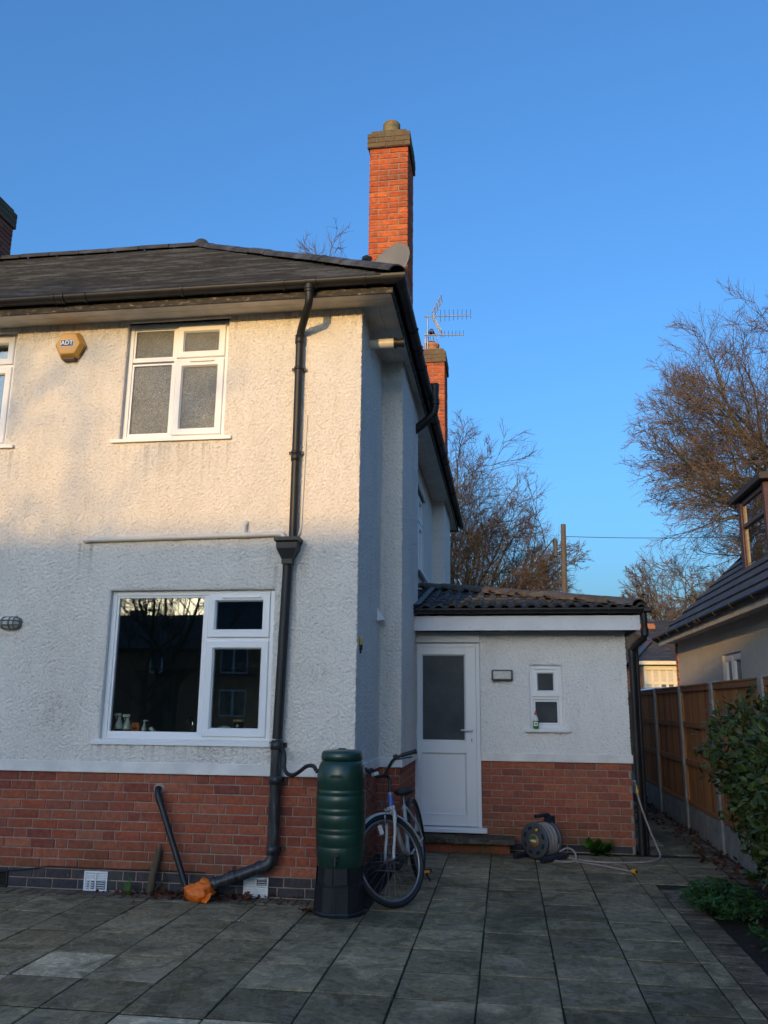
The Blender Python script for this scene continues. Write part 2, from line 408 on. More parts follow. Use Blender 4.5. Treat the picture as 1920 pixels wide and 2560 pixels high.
# brick edgings
pav = two(slab_mesh(.205, .096, .05, 'edging_brick', .005), M['paver']); pav2 = two(slab_mesh(.100, .195, .05, 'edging_brick', .005), M['paver'])
def put_pav(me, x, y, rz=0): link('edging_brick', me, patio, (x, y, random.uniform(-.004, .003)), (random.gauss(0,.008), random.gauss(0,.008), rz+random.gauss(0,.01)))
y = -4.4
while y < .93: put_pav(pav, 2.590, y); y += .1035
y = 1.35
while y < 6.5: put_pav(pav, 3.345, y); y += .1035
x = -5.4
while x < .05: put_pav(pav2, x, -.118); x += .107
x = 1.42
while x < 2.6: put_pav(pav, x, 2.60-.02) if False else None; x += .21
# ================================================================== bricks and windows (shared builders)
def brick_mesh(l, h, name='brick', d=.05, c=.004):
    """outward face at y = 0 looking to -y, corner at the origin"""
    vs = [(0,d,0), (l,d,0), (l,d,h), (0,d,h), (0,c,0), (l,c,0), (l,c,h), (0,c,h), (c,0,c), (l-c,0,c), (l-c,0,h-c), (c,0,h-c)]
    fs = [(0,1,5,4), (1,2,6,5), (2,3,7,6), (3,0,4,7), (4,5,9,8), (5,6,10,9), (6,7,11,10), (7,4,8,11), (8,9,10,11)]
    return MB().add(vs, fs).mesh(name, None, fix=True)
_bm = {}
def brick_of(l, h, mat, name='brick'):
    key = (round(l, 3), round(h, 4), mat.name)
    if key not in _bm:
        me = brick_mesh(l, h, name); me.materials.append(mat); _bm[key] = me
    return _bm[key]
def brickwork(parent, o, L, z0, n, ch, rz, bond, matf, J=.010, SL=.215, HL=.1025, name='brick', start=0.0, end=None):
    """courses of single bricks on a wall face; o = left end on the face plane, rz turns +x along the wall"""
    cx, sx = math.cos(rz), math.sin(rz); end = L if end is None else end
    for r in range(n):
        if bond == 'garden': seq = [SL, SL, SL, HL]; off = -[.0, .34, .12, .47, .23, .55][r % 6]-(.06 if r % 2 else 0)
        elif bond == 'header': seq = [SL]; off = -(SL+J)/2*(r % 2)
        else: seq = [SL]; off = -(SL+J)/2*(r % 2)
        x = start+off; k = 0
        while x < end-.015:
            l = seq[k % len(seq)]; k += 1
            a, b = max(x, start), min(x+l, end); x += l+J
            if b-a < .022: continue
            q = brick_of(b-a, ch-J, matf(r, n), name)
            y = random.uniform(-.0022, .0022)
            w = Vector((o[0]+cx*a-sx*y, o[1]+sx*a+cx*y, z0+r*ch+J/2))
            link(name, q, parent, w, (random.gauss(0,.004), random.gauss(0,.004), rz+random.gauss(0,.003)))

def window(parent, loc, rz, w, h, cells, sill=None, fmat=None, fd=.065, border=.045, vents=(), name='window'):
    """cells: (x0,x1,z0,z1,kind,glass). kind 'fixed' or 'sash'. local x along the wall, -y outward, origin bottom left"""
    fmat = fmat or M['upvc']
    W = link(name, None, parent, loc, (0, 0, rz))
    f = MB(); f.box(0, border, 0, fd, 0, h); f.box(w-border, w, 0, fd, 0, h)
    f.box(border+.0005, w-border-.0005, .0006, fd, 0, border); f.box(border+.0005, w-border-.0005, .0006, fd, h-border, h)
    xs = sorted({c[0] for c in cells if c[0] > border+.01}); 
    for x_ in xs: f.box(x_-.028, x_+.006, .0012, fd, border+.001, h-border-.001)
    for i_, c in enumerate(cells):
        if c[2] > border+.01: f.box(max(c[0]-.02, border+.001), min(c[1]+.02, w-border-.001), .0018+.0006*i_, fd-.001*i_, c[2]-.030, c[2]+.004)
    f.build('frame', fmat, W, .003)
    for (x0, x1, z0, z1, kind, gm) in cells:
        if kind == 'sash':
            t = .058; s = MB(); y0, y1 = -.016, .05
            o = [(x0,z0), (x1,z0), (x1,z1), (x0,z1)]; i = [(x0+t,z0+t), (x1-t,z0+t), (x1-t,z1-t), (x0+t,z1-t)]
            i2 = [(x0+t+.012,z0+t+.012), (x1-t-.012,z0+t+.012), (x1-t-.012,z1-t-.012), (x0+t+.012,z1-t-.012)]
            rows = [[(p[0], y1, p[1]) for p in o], [(p[0], y0+.006, p[1]) for p in o], [(p[0]+(.006 if k in (0,3) else -.006), y0, p[1]+(.006 if k < 2 else -.006)) for k, p in enumerate(o)],
                    [(p[0], y0, p[1]) for p in i], [(p[0], y0+.022, p[1]) for p in i2], [(p[0], y1, p[1]) for p in i2]]
            vs = [v for r in rows for v in r]; fs = [(a*4+k, a*4+(k+1) % 4, a*4+4+(k+1) % 4, a*4+4+k) for a in range(5) for k in range(4)]
            s.add(vs, fs); s.build('sash', fmat, W); g0, gy = t+.010, .016
        else:
            s = MB(); t = .018
            for q in ((x0,x0+t,z0,z1), (x1-t,x1,z0,z1), (x0+t,x1-t,z0,z0+t), (x0+t,x1-t,z1-t,z1)): s.box(q[0], q[1], .010, .05, q[2], q[3])
            s.build('glazing_bead', fmat, W); g0, gy = t-.002, .026
        p = MB(); p.box(x0+g0, x1-g0, gy, gy+.006, z0+g0, z1-g0); p.build('pane', gm, W)
    for (x0, x1, z) in vents:
        v = MB(); v.box(x0, x1, -.030, -.0165, z, z+.018); v.build('trickle_vent', fmat, W, .004)
    if sill:
        a, b_, dz, pr = sill; s = MB()
        s.prism([(.03,0), (-pr,-.012), (-pr,-.012-dz), (-pr+.012,-.012-dz), (-pr+.014,-.03), (.03,-.02)], 'X', -a, w+b_)
        s.build('sill', M['upvc'], W)
    return W

def wall_cells(xs, zs, holes):
    out = []
    xs = sorted(set(xs+[v for q in holes for v in q[:2]])); zs = sorted(set(zs+[v for q in holes for v in q[2:4]]))
    for i in range(len(xs)-1):
        for j in range(len(zs)-1):
            cx, cz = (xs[i]+xs[i+1])/2, (zs[j]+zs[j+1])/2
            if not any(q[0] < cx < q[1] and q[2] < cz < q[3] for q in holes): out.append((xs[i], xs[i+1], zs[j], zs[j+1]))
    return out
def wall_y(mb, y, x0, x1, z0, z1, holes, depth=.07):
    """a wall facing -y with its openings and their reveals"""
    for a, b_, c, d in wall_cells([x0, x1], [z0, z1], holes): mb.quad((a,y,c), (b_,y,c), (b_,y,d), (a,y,d))
    for a, b_, c, d in [q[:4] for q in holes]:
        e = y+depth
        mb.quad((a,y,c), (a,y,d), (a,e,d), (a,e,c)); mb.quad((b_,y,c), (b_,e,c), (b_,e,d), (b_,y,d))
        mb.quad((a,y,d), (b_,y,d), (b_,e,d), (a,e,d)); mb.quad((a,y,c), (a,e,c), (b_,e,c), (b_,y,c))
def wall_x(mb, x, y0, y1, z0, z1, holes, depth=.07):
    """a wall facing +x"""
    for a, b_, c, d in wall_cells([y0, y1], [z0, z1], holes): mb.quad((x,a,c), (x,b_,c), (x,b_,d), (x,a,d))
    for a, b_, c, d in [q[:4] for q in holes]:
        e = x-depth
        mb.quad((x,a,c), (e,a,c), (e,a,d), (x,a,d)); mb.quad((x,b_,c), (x,b_,d), (e,b_,d), (e,b_,c))
        mb.quad((x,a,d), (e,a,d), (e,b_,d), (x,b_,d)); mb.quad((x,a,c), (x,b_,c), (e,b_,c), (e,a,c))
_fld = None
def lump_field():
    """a tile of thrown-pebble relief, 0..1, 4 mm a sample"""
    global _fld
    if _fld is None:
        n = 1024; g_ = np.random.default_rng(77); k = np.fft.fftfreq(n, .004); K = np.hypot(*np.meshgrid(k, k))
        def band(lo, hi):
            f = np.fft.fft2(g_.normal(size=(n, n)))*np.exp(-(K/hi)**4)*(1-np.exp(-(K/lo)**4)); q = np.fft.ifft2(f).real; return q/q.std()
        a = band(16, 60); b = band(50, 100); c = band(1.5, 6)
        _fld = np.clip(.72+.10*a+.08*b+.07*c-.55*np.clip(-a-.35, 0, 1.1), 0, 1.3)
    return _fld
def lump(u, v):
    F0 = lump_field(); n = F0.shape[0]; x, y = u/.004, v/.004; i, j = np.floor(x).astype(int), np.floor(y).astype(int); fx, fy = x-i, y-j
    g_ = lambda a, b: F0[a % n, b % n]
    return g_(i, j)*(1-fx)*(1-fy)+g_(i+1, j)*fx*(1-fy)+g_(i, j+1)*(1-fx)*fy+g_(i+1, j+1)*fx*fy
def cast_wall(name, mat, parent, plane, at_, u0, u1, z0, z1, holes=(), amp=.013, step=.0078, corner=None, off=0.0):
    """real relief: a fine sheet of render; plane 'y-' or 'x+', openings left out, relief dies away at their edges"""
    def axis(a, b, cuts):
        c = sorted({a, b, *[q for q in cuts if a < q < b]}); return np.concatenate([np.linspace(c[i], c[i+1], max(2, int((c[i+1]-c[i])/step)+1))[(1 if i else 0):] for i in range(len(c)-1)])
    U = axis(u0, u1, [q for h in holes for q in h[:2]]); Zs = axis(z0, z1, [q for h in holes for q in h[2:4]])
    uu, zz = np.meshgrid(U, Zs, indexing='ij'); h = lump(uu+off, zz)*amp
    for (a, b, c, d) in holes:
        dx = np.maximum(np.maximum(a-uu, uu-b), 0); dz = np.maximum(np.maximum(c-zz, zz-d), 0); h = h*np.clip(np.hypot(dx, dz)/.014, 0, 1)
    x, y = (uu, np.full_like(uu, at_)-h) if plane == 'y-' else (np.full_like(uu, at_)+h, uu)
    if corner is not None:                 # shared ragged arris where two sheets meet
        e, cx, cy = corner; hc = lump(zz[0]*0+9.0, Zs)*amp; idx = 0 if e == 'start' else -1
        x = x.copy(); y = y.copy(); x[idx] = cx+hc*.8; y[idx] = cy-hc*.8
    V = np.stack([x, y, zz], -1).reshape(-1, 3); nu, nz = uu.shape; I = np.arange(nu*nz).reshape(nu, nz)
    Fq = np.stack([I[:-1, :-1], I[1:, :-1], I[1:, 1:], I[:-1, 1:]], -1); cu = (uu[:-1, :-1]+uu[1:, 1:])/2; cz = (zz[:-1, :-1]+zz[1:, 1:])/2
    keep = np.ones(cu.shape, bool)
    for (a, b, c, d) in holes: keep &= ~((cu > a) & (cu < b) & (cz > c) & (cz < d))
    return link(name, arr_mesh(name, V, Fq[keep], mat, True), parent)
def room(parent, x0, x1, y0, y1, z0, z1, name='room'):
    m = MB(); m.quad((x0,y1,z0), (x1,y1,z0), (x1,y1,z1), (x0,y1,z1)); m.quad((x0,y0,z0), (x0,y1,z0), (x0,y1,z1), (x0,y0,z1))
    m.quad((x1,y0,z0), (x1,y0,z1), (x1,y1,z1), (x1,y1,z0)); m.quad((x0,y0,z0), (x1,y0,z0), (x1,y1,z0), (x0,y1,z0)); m.quad((x0,y0,z1), (x0,y1,z1), (x1,y1,z1), (x1,y0,z1))
    return m.build(name, M['dark_room'], parent, fix=False)

# ================================================================== the house
house = thing('house', 'white roughcast house with red brick base, black gutters and tall chimneys', 'house')
ZS = 5.04                 # soffit
LW = (-2.206, -.715, 1.195, 2.461); UW = (-2.250, -1.252, 3.863, 5.014); XW = (-4.70, -3.385, 3.85, 4.995)
m = MB(); wall_y(m, -.012, -9.0, -3.9, 1.0, ZS, [(XW[0], -3.9, XW[2], XW[3])], .0)
m.build('rear_wall', M['render'], house, fix=False); m = MB()
for q in (LW, UW, XW):
    a, b_, c, d = q; y, e = -.012, .063
    m.quad((a,y,c), (a,y,d), (a,e,d), (a,e,c)); m.quad((b_,y,c), (b_,e,c), (b_,e,d), (b_,y,d)); m.quad((a,y,d), (b_,y,d), (b_,e,d), (a,e,d)); m.quad((a,y,c), (a,e,c), (b_,e,c), (b_,y,c)); m.build('window_reveal', M['render'], house, fix=False); m = MB()
cast_wall('rear_wall', M['render'], house, 'y-', -.012, -3.9, 0.0, .99, ZS, [LW, UW, (-4.7, -3.385, XW[2], XW[3])], corner=('end', 0.0, -.012))
B1Y0, B1Y1, BX, B2Y0, B2Y1 = 1.266, 2.90, .22, 7.51, 9.0
SW = (4.75, 5.95, 3.40, 4.65)
m = MB(); wall_x(m, 0.0, 1.4, 9.75, .98, ZS, [SW], .07); m.build('side_wall', M['render'], house, fix=False)
cast_wall('side_wall', M['render'], house, 'x+', 0.0, -.012, 1.4, .99, ZS, corner=('start', 0.0, -.012), off=3.0, amp=.017)
cast_wall('chimney_breast', M['render'], house, 'y-', B1Y0, 0.0, BX, .99, ZS+.01, corner=('end', BX, B1Y0), off=5.0, amp=.015)
cast_wall('chimney_breast', M['render'], house, 'x+', BX, B1Y0, 2.75, .99, ZS+.01, corner=('start', BX, B1Y0), off=7.0, amp=.017)
for y0, y1, zz in ((B1Y1-.2, B1Y1, .98), (B2Y0, B2Y1, 0)):
    m = MB(); m.quad((0,y0,zz), (BX,y0,zz), (BX,y0,ZS+.05), (0,y0,ZS+.05)); m.quad((BX,y0,zz), (BX,y1,zz), (BX,y1,ZS+.05), (BX,y0,ZS+.05)); m.quad((BX,y1,zz), (0,y1,zz), (0,y1,ZS+.05), (BX,y1,ZS+.05))
    m.build('chimney_breast', M['render'], house, fix=False)
m = MB(); m.quad((-9,9.75,0), (0,9.75,0), (0,9.75,ZS), (-9,9.75,ZS)); m.quad((-9,0,0), (-9,9.75,0), (-9,9.75,ZS), (-9,0,ZS)); m.build('far_wall', M['render'], house, fix=False)
# plaster band above the brick base
m = MB(); m.box(-9, .024, -.026, .05, .921, 1.012); m.box(-.05, .0245, .05, B1Y0-.001, .9212, 1.0122); m.box(0.0, BX+.024, B1Y0-.026, B1Y0+.04, .9215, 1.0117); m.box(BX-.02, BX+.0243, B1Y0+.04, B1Y1, .9215, 1.0117)
m.build('plaster_band', M['band'], house, .004)
# brick base
plinth = MB(); plinth.box(-9, -.008, .008, .3, -.05, .921); plinth.box(-.3, -.0085, .0085, 9.7, -.05, .9205); plinth.box(-.1, BX-.008, B1Y0+.008, B1Y1, -.05, .9203)
plinth = plinth.build('brick_base', M['mortar'], house)
CH = .0768
_mf = lambda r, n: M['blue_brick'] if r < 2 else M['brick']
brickwork(plinth, (-3.75, 0), 3.75, 0, 12, CH, 0, 'garden', _mf)
brickwork(plinth, (0, 0.0), B1Y0, 0, 12, CH, math.pi/2, 'garden', _mf, start=.052)
brickwork(plinth, (0, B1Y0), BX, 0, 12, CH, 0, 'garden', _mf)
brickwork(plinth, (BX, B1Y0), 1.39, 0, 12, CH, math.pi/2, 'garden', _mf, start=.052)
# beyond the picture the courses go on as one mesh
for r0, r1, mt in ((0, 2, 'blue_brick'), (2, 12, 'brick')):
    m = MB()
    for r in range(r0, r1):
        x = -9.0+(.11 if r % 2 else 0)
        while x < -3.77: m.box(x, min(x+.215, -3.76), .001+random.uniform(-.001,.002), .05, r*CH+.005, r*CH+CH-.005); x += .225
    tag(m.build('brick_courses', M[mt], house), kind='stuff')
room(house, -3.4, -.12, .055, 3.2, .9, 2.75, 'kitchen_walls'); room(house, -2.6, -.6, .06, 2.4, 3.2, 5.03, 'bathroom_walls'); room(house, -5.4, -2.9, .061, 3.5, 3.2, 5.03, 'bedroom_walls')
room(house, -2.5, -.075, 4.2, 6.6, 3.0, 5.03, 'landing_walls')
m = MB(); m.box(-3.3, -.2, 2.6, 3.1, 1.9, 2.6); m.box(-3.3, -.2, 2.55, 3.1, .9, 1.0); m.build('kitchen_cupboards', M['dark_room'], house)
for hx in (-2.3, -1.75, -1.65, -1.2):
    m = MB(); m.tube([(hx,2.58,2.0), (hx,2.55,2.03), (hx,2.55,2.15), (hx,2.58,2.18)], .006, 6); m.build('cupboard_handle', M['chrome'], house)
m = MB(); m.box(-2.3, -.62, .066, .40, 1.16, 1.192); m.build('inner_sill', M['white_wood'], house, .004)

window(house, (LW[0], .035, LW[2]), 0, LW[1]-LW[0], LW[3]-LW[2],
       [(.045,.862,.045,1.221,'fixed',M['glass']), (.892,1.446,.030,.828,'sash',M['glass']), (.892,1.446,.856,1.236,'sash',M['glass'])],
       sill=(.055,.05,.03,.075), vents=((1.02,1.36,1.192),))
window(house, (UW[0], .035, UW[2]), 0, UW[1]-UW[0], UW[3]-UW[2],
       [(.045,.455,.045,.755,'fixed',M['obscure']), (.045,.455,.80,1.106,'fixed',M['obscure']), (.485,.955,.030,.770,'sash',M['obscure']), (.485,.955,.792,1.118,'sash',M['obscure'])],
       sill=(.07,.08,.03,.085), fmat=M['upvc'], vents=((.62,.86,.742),))
window(house, (XW[0], .035, XW[2]), 0, XW[1]-XW[0], XW[3]-XW[2],
       [(.045,.62,.045,.80,'fixed',M['glass']), (.65,1.27,.03,.80,'sash',M['glass']), (.045,.62,.83,1.10,'fixed',M['glass']), (.65,1.27,.83,1.115,'sash',M['glass'])],
       sill=(.07,.10,.03,.085))
c = MB(); c.box(-4.6, -3.5, .16, .17, 4.62, 4.97); c.build('roller_blind', M['upvc_old'], house)
window(house, (-.035, SW[0], SW[2]), math.pi/2, SW[1]-SW[0], SW[3]-SW[2],
       [(.045,.58,.045,1.205,'fixed',M['glass']), (.61,1.155,.03,.80,'sash',M['glass']), (.61,1.155,.83,1.22,'sash',M['glass'])], sill=(.06,.06,.03,.11))
m = MB(); m.box(-.02, .03, SW[0]-.05, SW[1]+.05, SW[3], SW[3]+.05); m.build('window_hood', M['soffit'], house)
# head strip over the bathroom window
m = MB(); m.box(UW[0]-.03, UW[1]+.02, -.028, .03, 5.014, 5.039); m.build('window_head', M['soffit'], house)

# --- soffit, fascia, gutters
OH = .31
m = MB()
for a in (0, 1):
    y0, y1 = (-.157, -.004) if a else (-OH, -.160)
    m.box(-9, OH, y0, y1, ZS, ZS+.02)
m.build('rear_soffit', M['soffit'], house, .002)
m = MB()
for a in (0, 1):
    x0, x1 = (.006, .157) if a else (.160, OH)
    m.box(x0, x1, -.003, 10.05, ZS+.0008, ZS+.021)
m.build('side_soffit', M['soffit'], house, .002)
m = MB(); m.box(-9, OH+.02, -OH-.02, -OH, ZS-.030, ZS+.12); m.box(OH+.0005, OH+.0205, -OH, 10.07, ZS-.0305, ZS+.1195); m.box(-.3, OH, 10.05, 10.07, ZS-.03, ZS+.12)
def peel_mat():
    m, nt, b = nodes('peeling_fascia_paint'); p = pos(nt)
    f = noise(nt, mapping(nt, p, (1, 1, 2.5)), 16, 6, .7)
    c = ramp(nt, f, [(.45, (.03, .028, .026)), (.60, (.07, .06, .05)), (.66, (.40, .36, .30))]).outputs[0]
    nt.links.new(c, b.inputs['Base Color']); b.inputs['Roughness'].default_value = .8; bump(nt, b, f, .4, .004); return m
M['peel'] = peel_mat()
m.build('fascia', M['peel'], house, .002)
def gutter(parent, a, b, r=.058, name='gutter', brackets=(), unions=(), mat=None):
    """half-round channel from a to b (top rim height at the points)"""
    a, b = Vector(a), Vector(b); d = (b-a).normalized(); s = d.cross(Vector((0,0,1))).normalized(); mat = mat or M['black']
    def arc(mb, p, q, R, t, n=10):
        out = []
        for P in (p, q):
            ring = []
            for k in range(n+1):
                th = math.pi*k/n; ring.append(P+s*math.cos(th)*R-Vector((0,0,1))*math.sin(th)*R)
            for k in range(n, -1, -1):
                th = math.pi*k/n; ring.append(P+s*math.cos(th)*(R-t)-Vector((0,0,1))*math.sin(th)*(R-t))
            out.append(ring)
        m_ = len(out[0]); mb.add(out[0]+out[1], [(i, (i+1) % m_, m_+(i+1) % m_, m_+i) for i in range(m_)], True)
        mb.add(out[0], [tuple(range(m_))]); mb.add(out[1], [tuple(range(m_))[::-1]])
    g = MB(); arc(g, a, b, r, .004); G = g.build(name, mat, parent)
    for k in brackets:
        g = MB(); P = a+(b-a)*k; arc(g, P-d*.012, P+d*.012, r+.009, .009); g.build('bracket', mat, G)
    for k in unions:
        g = MB(); P = a+(b-a)*k; arc(g, P-d*.045, P+d*.045, r+.006, .006); arc(g, P-d*.05, P-d*.036, r+.011, .011); arc(g, P+d*.036, P+d*.05, r+.011, .011); g.build('union', mat, G)
    return G
GY, GZ = -OH-.078, ZS+.092
gx = lambda u: (px(u, 740, Y=-.43).x+9)/(9+.33)
G = gutter(house, (-9, GY, GZ), (.33, GY, GZ), brackets=[gx(u) for u in (211, 452, 706, 910, -200, -420)], unions=[gx(146), gx(775)])
GX = OH+.078
gutter(house, (GX, -.33, GZ), (GX, 10.1, GZ), brackets=[.095, .185, .27, .36, .45, .54, .63, .72, .81, .9], unions=[.14, .5])
# corner angle
m = MB(); pts = []
n = 10
ringA, ringB, ringC = [], [], []
for k in range(n+1):
    th = math.pi*k/n; c_, s_ = math.cos(th)*.064, math.sin(th)*.064
    ringA.append((.24, GY-c_, GZ-s_)); ringB.append((GX+c_, GY-c_, GZ-s_)); ringC.append((GX+c_, -.24, GZ-s_))
m.add(ringA+ringB+ringC, [(i, i+1, n+2+i, n+1+i) for i in range(n)]+[(n+1+i, n+2+i, 2*n+3+i, 2*n+2+i) for i in range(n)], False)
co = m.build('gutter_corner', M['black'], house)
md = co.modifiers.new('thick', 'SOLIDIFY'); md.thickness = .008; md.offset = 1

# --- roof
EA = .37; ZE = ZS+.115; RY = 2.65; TP = (7.42-ZE)/(RY+EA); RZ = 7.42
m = MB(); L = -9.6
hx = EA-(RY+EA)
m.quad((L,-EA,ZE-.03), (EA,-EA,ZE-.03), (hx,RY,RZ-.03), (L,RY,RZ-.03))
m.quad((EA,-EA,ZE-.03), (EA,10.12,ZE-.03), (hx,10.12-(RY+EA),RZ-.03), (hx,RY,RZ-.03))
m.quad((EA,10.12,ZE-.03), (L,10.12,ZE-.03), (L,10.12-(RY+EA),RZ-.03), (hx,10.12-(RY+EA),RZ-.03))
m.quad((L,RY,RZ-.03), (hx,RY,RZ-.03), (hx,10.12-(RY+EA),RZ-.03), (L,10.12-(RY+EA),RZ-.03))
def tile_mat(name, a, b_, c, moss=.0):
    m, nt, b = nodes(name); p = pos(nt)
    f = noise(nt, p, 9, 6, .7); rr = noise(nt, mapping(nt, p, (6, 10, 10)), 1.0, 1)
    col = ramp(nt, f, [(.3, a), (.55, b_), (.78, c)]).outputs[0]
    col = mixc(nt, .5, col, ramp(nt, rr, [(.3, .5), (.7, 1.4)]).outputs[0], 'MULTIPLY')
    st = ramp(nt, noise(nt, mapping(nt, p, (.7, 3, 3)), 2.2, 5, .65), [(.48, 0.0), (.68, 1.0)]).outputs[0]
    col = mixc(nt, math_(nt, 'MULTIPLY', st, .55), col, (.14, .16, .19))
    if moss: col = mixc(nt, math_(nt, 'MULTIPLY', ramp(nt, noise(nt, p, 14, 4), [(.55, 0.0), (.7, 1.0)]).outputs[0], moss), col, (.07, .06, .02))
    nt.links.new(col, b.inputs['Base Color']); b.inputs['Roughness'].default_value = .72; b.inputs['Specular IOR Level'].default_value = .35
    bump(nt, b, noise(nt, p, 80, 5, .7), .5, .004); return m
M['tile'] = tile_mat('grey_roof_tile', (.009, .011, .015), (.018, .022, .029), (.044, .049, .058))
M['ridge'] = tile_mat('ridge_tile', (.03, .032, .037), (.05, .052, .058), (.085, .083, .08))
roof = m.build('roof', M['tile'], house)
def plain_tiles(f, smax, ext, gauge=.105, tw=.168, th=.014):
    """small overlapping tiles laid in courses; f(s, x) is the slope, ext(s) its width at s"""
    V = []; F_ = []
    j = 0; s = -.03
    while s < smax-.05:
        x0, x1 = ext(max(s, 0)); x = math.floor(x0/tw)*tw+(tw/2 if j % 2 else 0)
        while x < x1:
            a, b_ = max(x+.0015, x0), min(x+tw-.0015, x1); x += tw
            if b_-a < .02: continue
            e = random.uniform(-.004, .004); l = th+random.uniform(-.002, .004)
            q = [f(s+e, a, l), f(s+e, b_, l), f(s+gauge+.05, b_, .001), f(s+gauge+.05, a, .001), f(s+e, a, -.004), f(s+e, b_, -.004)]
            n0 = len(V); V.extend(q); F_ += [(n0, n0+1, n0+2, n0+3), (n0+4, n0+5, n0+1, n0)]
        s += gauge; j += 1
    return arr_mesh('roof_tiles', np.array([tuple(v) for v in V]), np.array(F_), M['tile'])
SL_ = math.hypot(RY+EA, RZ-ZE); cs_, sn_ = (RY+EA)/SL_, (RZ-ZE)/SL_
f1 = lambda s, x, h: (x, -EA+s*cs_-h*sn_, ZE+s*sn_+h*cs_)
f2 = lambda s, y, h: (EA-s*cs_+h*sn_, y, ZE+s*sn_+h*cs_)
tag(link('roof_tiles', plain_tiles(f1, SL_, lambda s: (-9.6, EA-s*cs_-.02)), roof), kind='stuff')
tag(link('roof_tiles', plain_tiles(f2, SL_, lambda s: (-EA+s*cs_+.02, 10.12-s*cs_)), roof), kind='stuff')
def ridge_run(parent, a, b, n, r=.10, mat=None, name='ridge_tile', up=(0,0,1), squash=.75, gap=.012, lift=.0):
    a, b = Vector(a), Vector(b); d = (b-a)/n; dn = d.normalized(); s = dn.cross(Vector(up)).normalized(); u = s.cross(dn)
    me = None
    for i in range(n):
        if me is None:
            mb = MB(); K = 9; rows = []
            for t, rr in ((gap/2, r), (d.length-gap/2, r*1.02)):
                for k in range(K+1):
                    th = math.pi*k/K; rows.append(dn*t+s*math.cos(th)*rr+u*(math.sin(th)*rr*squash-.02))
            for t, rr in ((d.length-gap/2, r*1.02-.014), (gap/2, r-.014)):
                for k in range(K+1):
                    th = math.pi*k/K; rows.append(dn*t+s*math.cos(th)*rr+u*(math.sin(th)*rr*squash-.02))
            fs = [(j*(K+1)+k, j*(K+1)+k+1, ((j+1) % 4)*(K+1)+k+1, ((j+1) % 4)*(K+1)+k) for j in range(4) for k in range(K)]
            mb.add(rows, fs, False); me = mb.mesh(name, mat or M['ridge'])
        link(name, me, parent, a+d*i+u*random.uniform(-.004, .006)+u*lift, (random.gauss(0,.006), random.gauss(0,.006), random.gauss(0,.006)))
ridge_run(roof, (hx+.02,RY,RZ-.045), (-9.4,RY,RZ-.045), 16, .15)
ridge_run(roof, (EA+.02,-EA-.02,ZE+.02), (hx,RY,RZ+.0), 11, .105)
m = MB(); m.lathe([(.0,.10), (.07,.085), (.115,.03), (.12,-.02)], (hx,RY,RZ), 14); m.build('hip_cap', M['ridge'], roof)

# --- chimneys
def chimney(x0, x1, y0, y1, zb, zt, cap, pots, name='chimney', ch=.0705, brickmat=None, corb=.026):
    C = MB(); e = .008; C.box(x0+e, x1-e, y0+e, y1-e, zb, zt)
    C = C.build(name, M['mortar'] if brickmat is None else M['mortar_dark'], house)
    bmf = brickmat or M['chim_brick']; n = int(round((zt-zb)/ch)); chh = (zt-zb)/n
    W, D = x1-x0, y1-y0
    fn = lambda r, k: bmf
    SL2 = (W-.011)/2
    brickwork(C, (x0, y0), W, zb, n, chh, 0, 'run', fn, SL=SL2, J=.013)
    brickwork(C, (x1, y0), D, zb, n, chh, math.pi/2, 'run', fn, SL=SL2, J=.011, start=.052)
    nc = 3
    m = MB(); m.box(x0-corb+e, x1+corb-e, y0-corb+e, y1+corb-e, zt, zt+cap); K = m.build('chimney_cap', M['mortar_dark'], C)
    # the corbelled cap bricks are sub-parts of the stack
    for (o, LL, rz, st) in (((x0-corb, y0-corb), W+2*corb, 0, 0), ((x1+corb, y0-corb), D+2*corb, math.pi/2, .052)):
        brickwork(C, o, LL, zt, nc, cap/nc, rz, 'run', lambda r, k: M['chim_cap'], SL=.21, J=.010, start=st)
    m = MB(); m.box(x0+.022, x1-.022, y0+.022, y1-.022, zt+cap-.01, zt+cap+.058); m.build('top_course', M['mortar_dark'], C)
    for (o, LL, rz, st) in (((x0+.014, y0+.014), W-.028, 0, 0), ((x1-.014, y0+.014), D-.028, math.pi/2, .052)):
        brickwork(C, o, LL, zt+cap, 1, .064, rz, 'run', lambda r, k: M['chim_cap'], SL=.12, J=.012, start=st)
    m = MB(); q = .05; a0, a1, b0, b1, zz = x0+.02, x1-.02, y0+.02, y1-.02, zt+cap+.05
    m.add([(a0,b0,zz), (a1,b0,zz), (a1,b1,zz), (a0,b1,zz), (a0+q,b0+q,zz+.045), (a1-q,b0+q,zz+.045), (a1-q,b1-q,zz+.05), (a0+q,b1-q,zz+.05)], [(0,1,5,4), (1,2,6,5), (2,3,7,6), (3,0,4,7), (4,5,6,7)]); m.build('flaunching', M['stone_pot'], C)
    for (pxx, pyy, r, h, mt) in pots:
        m = MB(); z = zt+cap+.04
        prof = [(r*1.05,0), (r,.03)]
        if mt == 'stone_pot':
            for k in range(5): prof += [(r*1.0,.04+k*h/6), (r*1.1,.055+k*h/6), (r*1.0,.07+k*h/6)]
            prof += [(r*.85,h), (r*.5,h+.01)]
        else: prof += [(r*.96,h*.8), (r*1.08,h*.84), (r*1.08,h), (r*.8,h), (r*.8,h*.5)]
        m.lathe(prof, (pxx,pyy,z), 18); m.build('chimney_pot', M[mt], C)
    return C
ch1 = chimney(-.194, .252, 1.446, 2.00, 5.15, 7.79, .19, [(.03,1.66,.095,.25,'stone_pot')])
ch2 = chimney(-.215, .235, 7.60, 8.35, 5.15, 7.74, .22, [(-.03,7.85,.14,.20,'clay')])
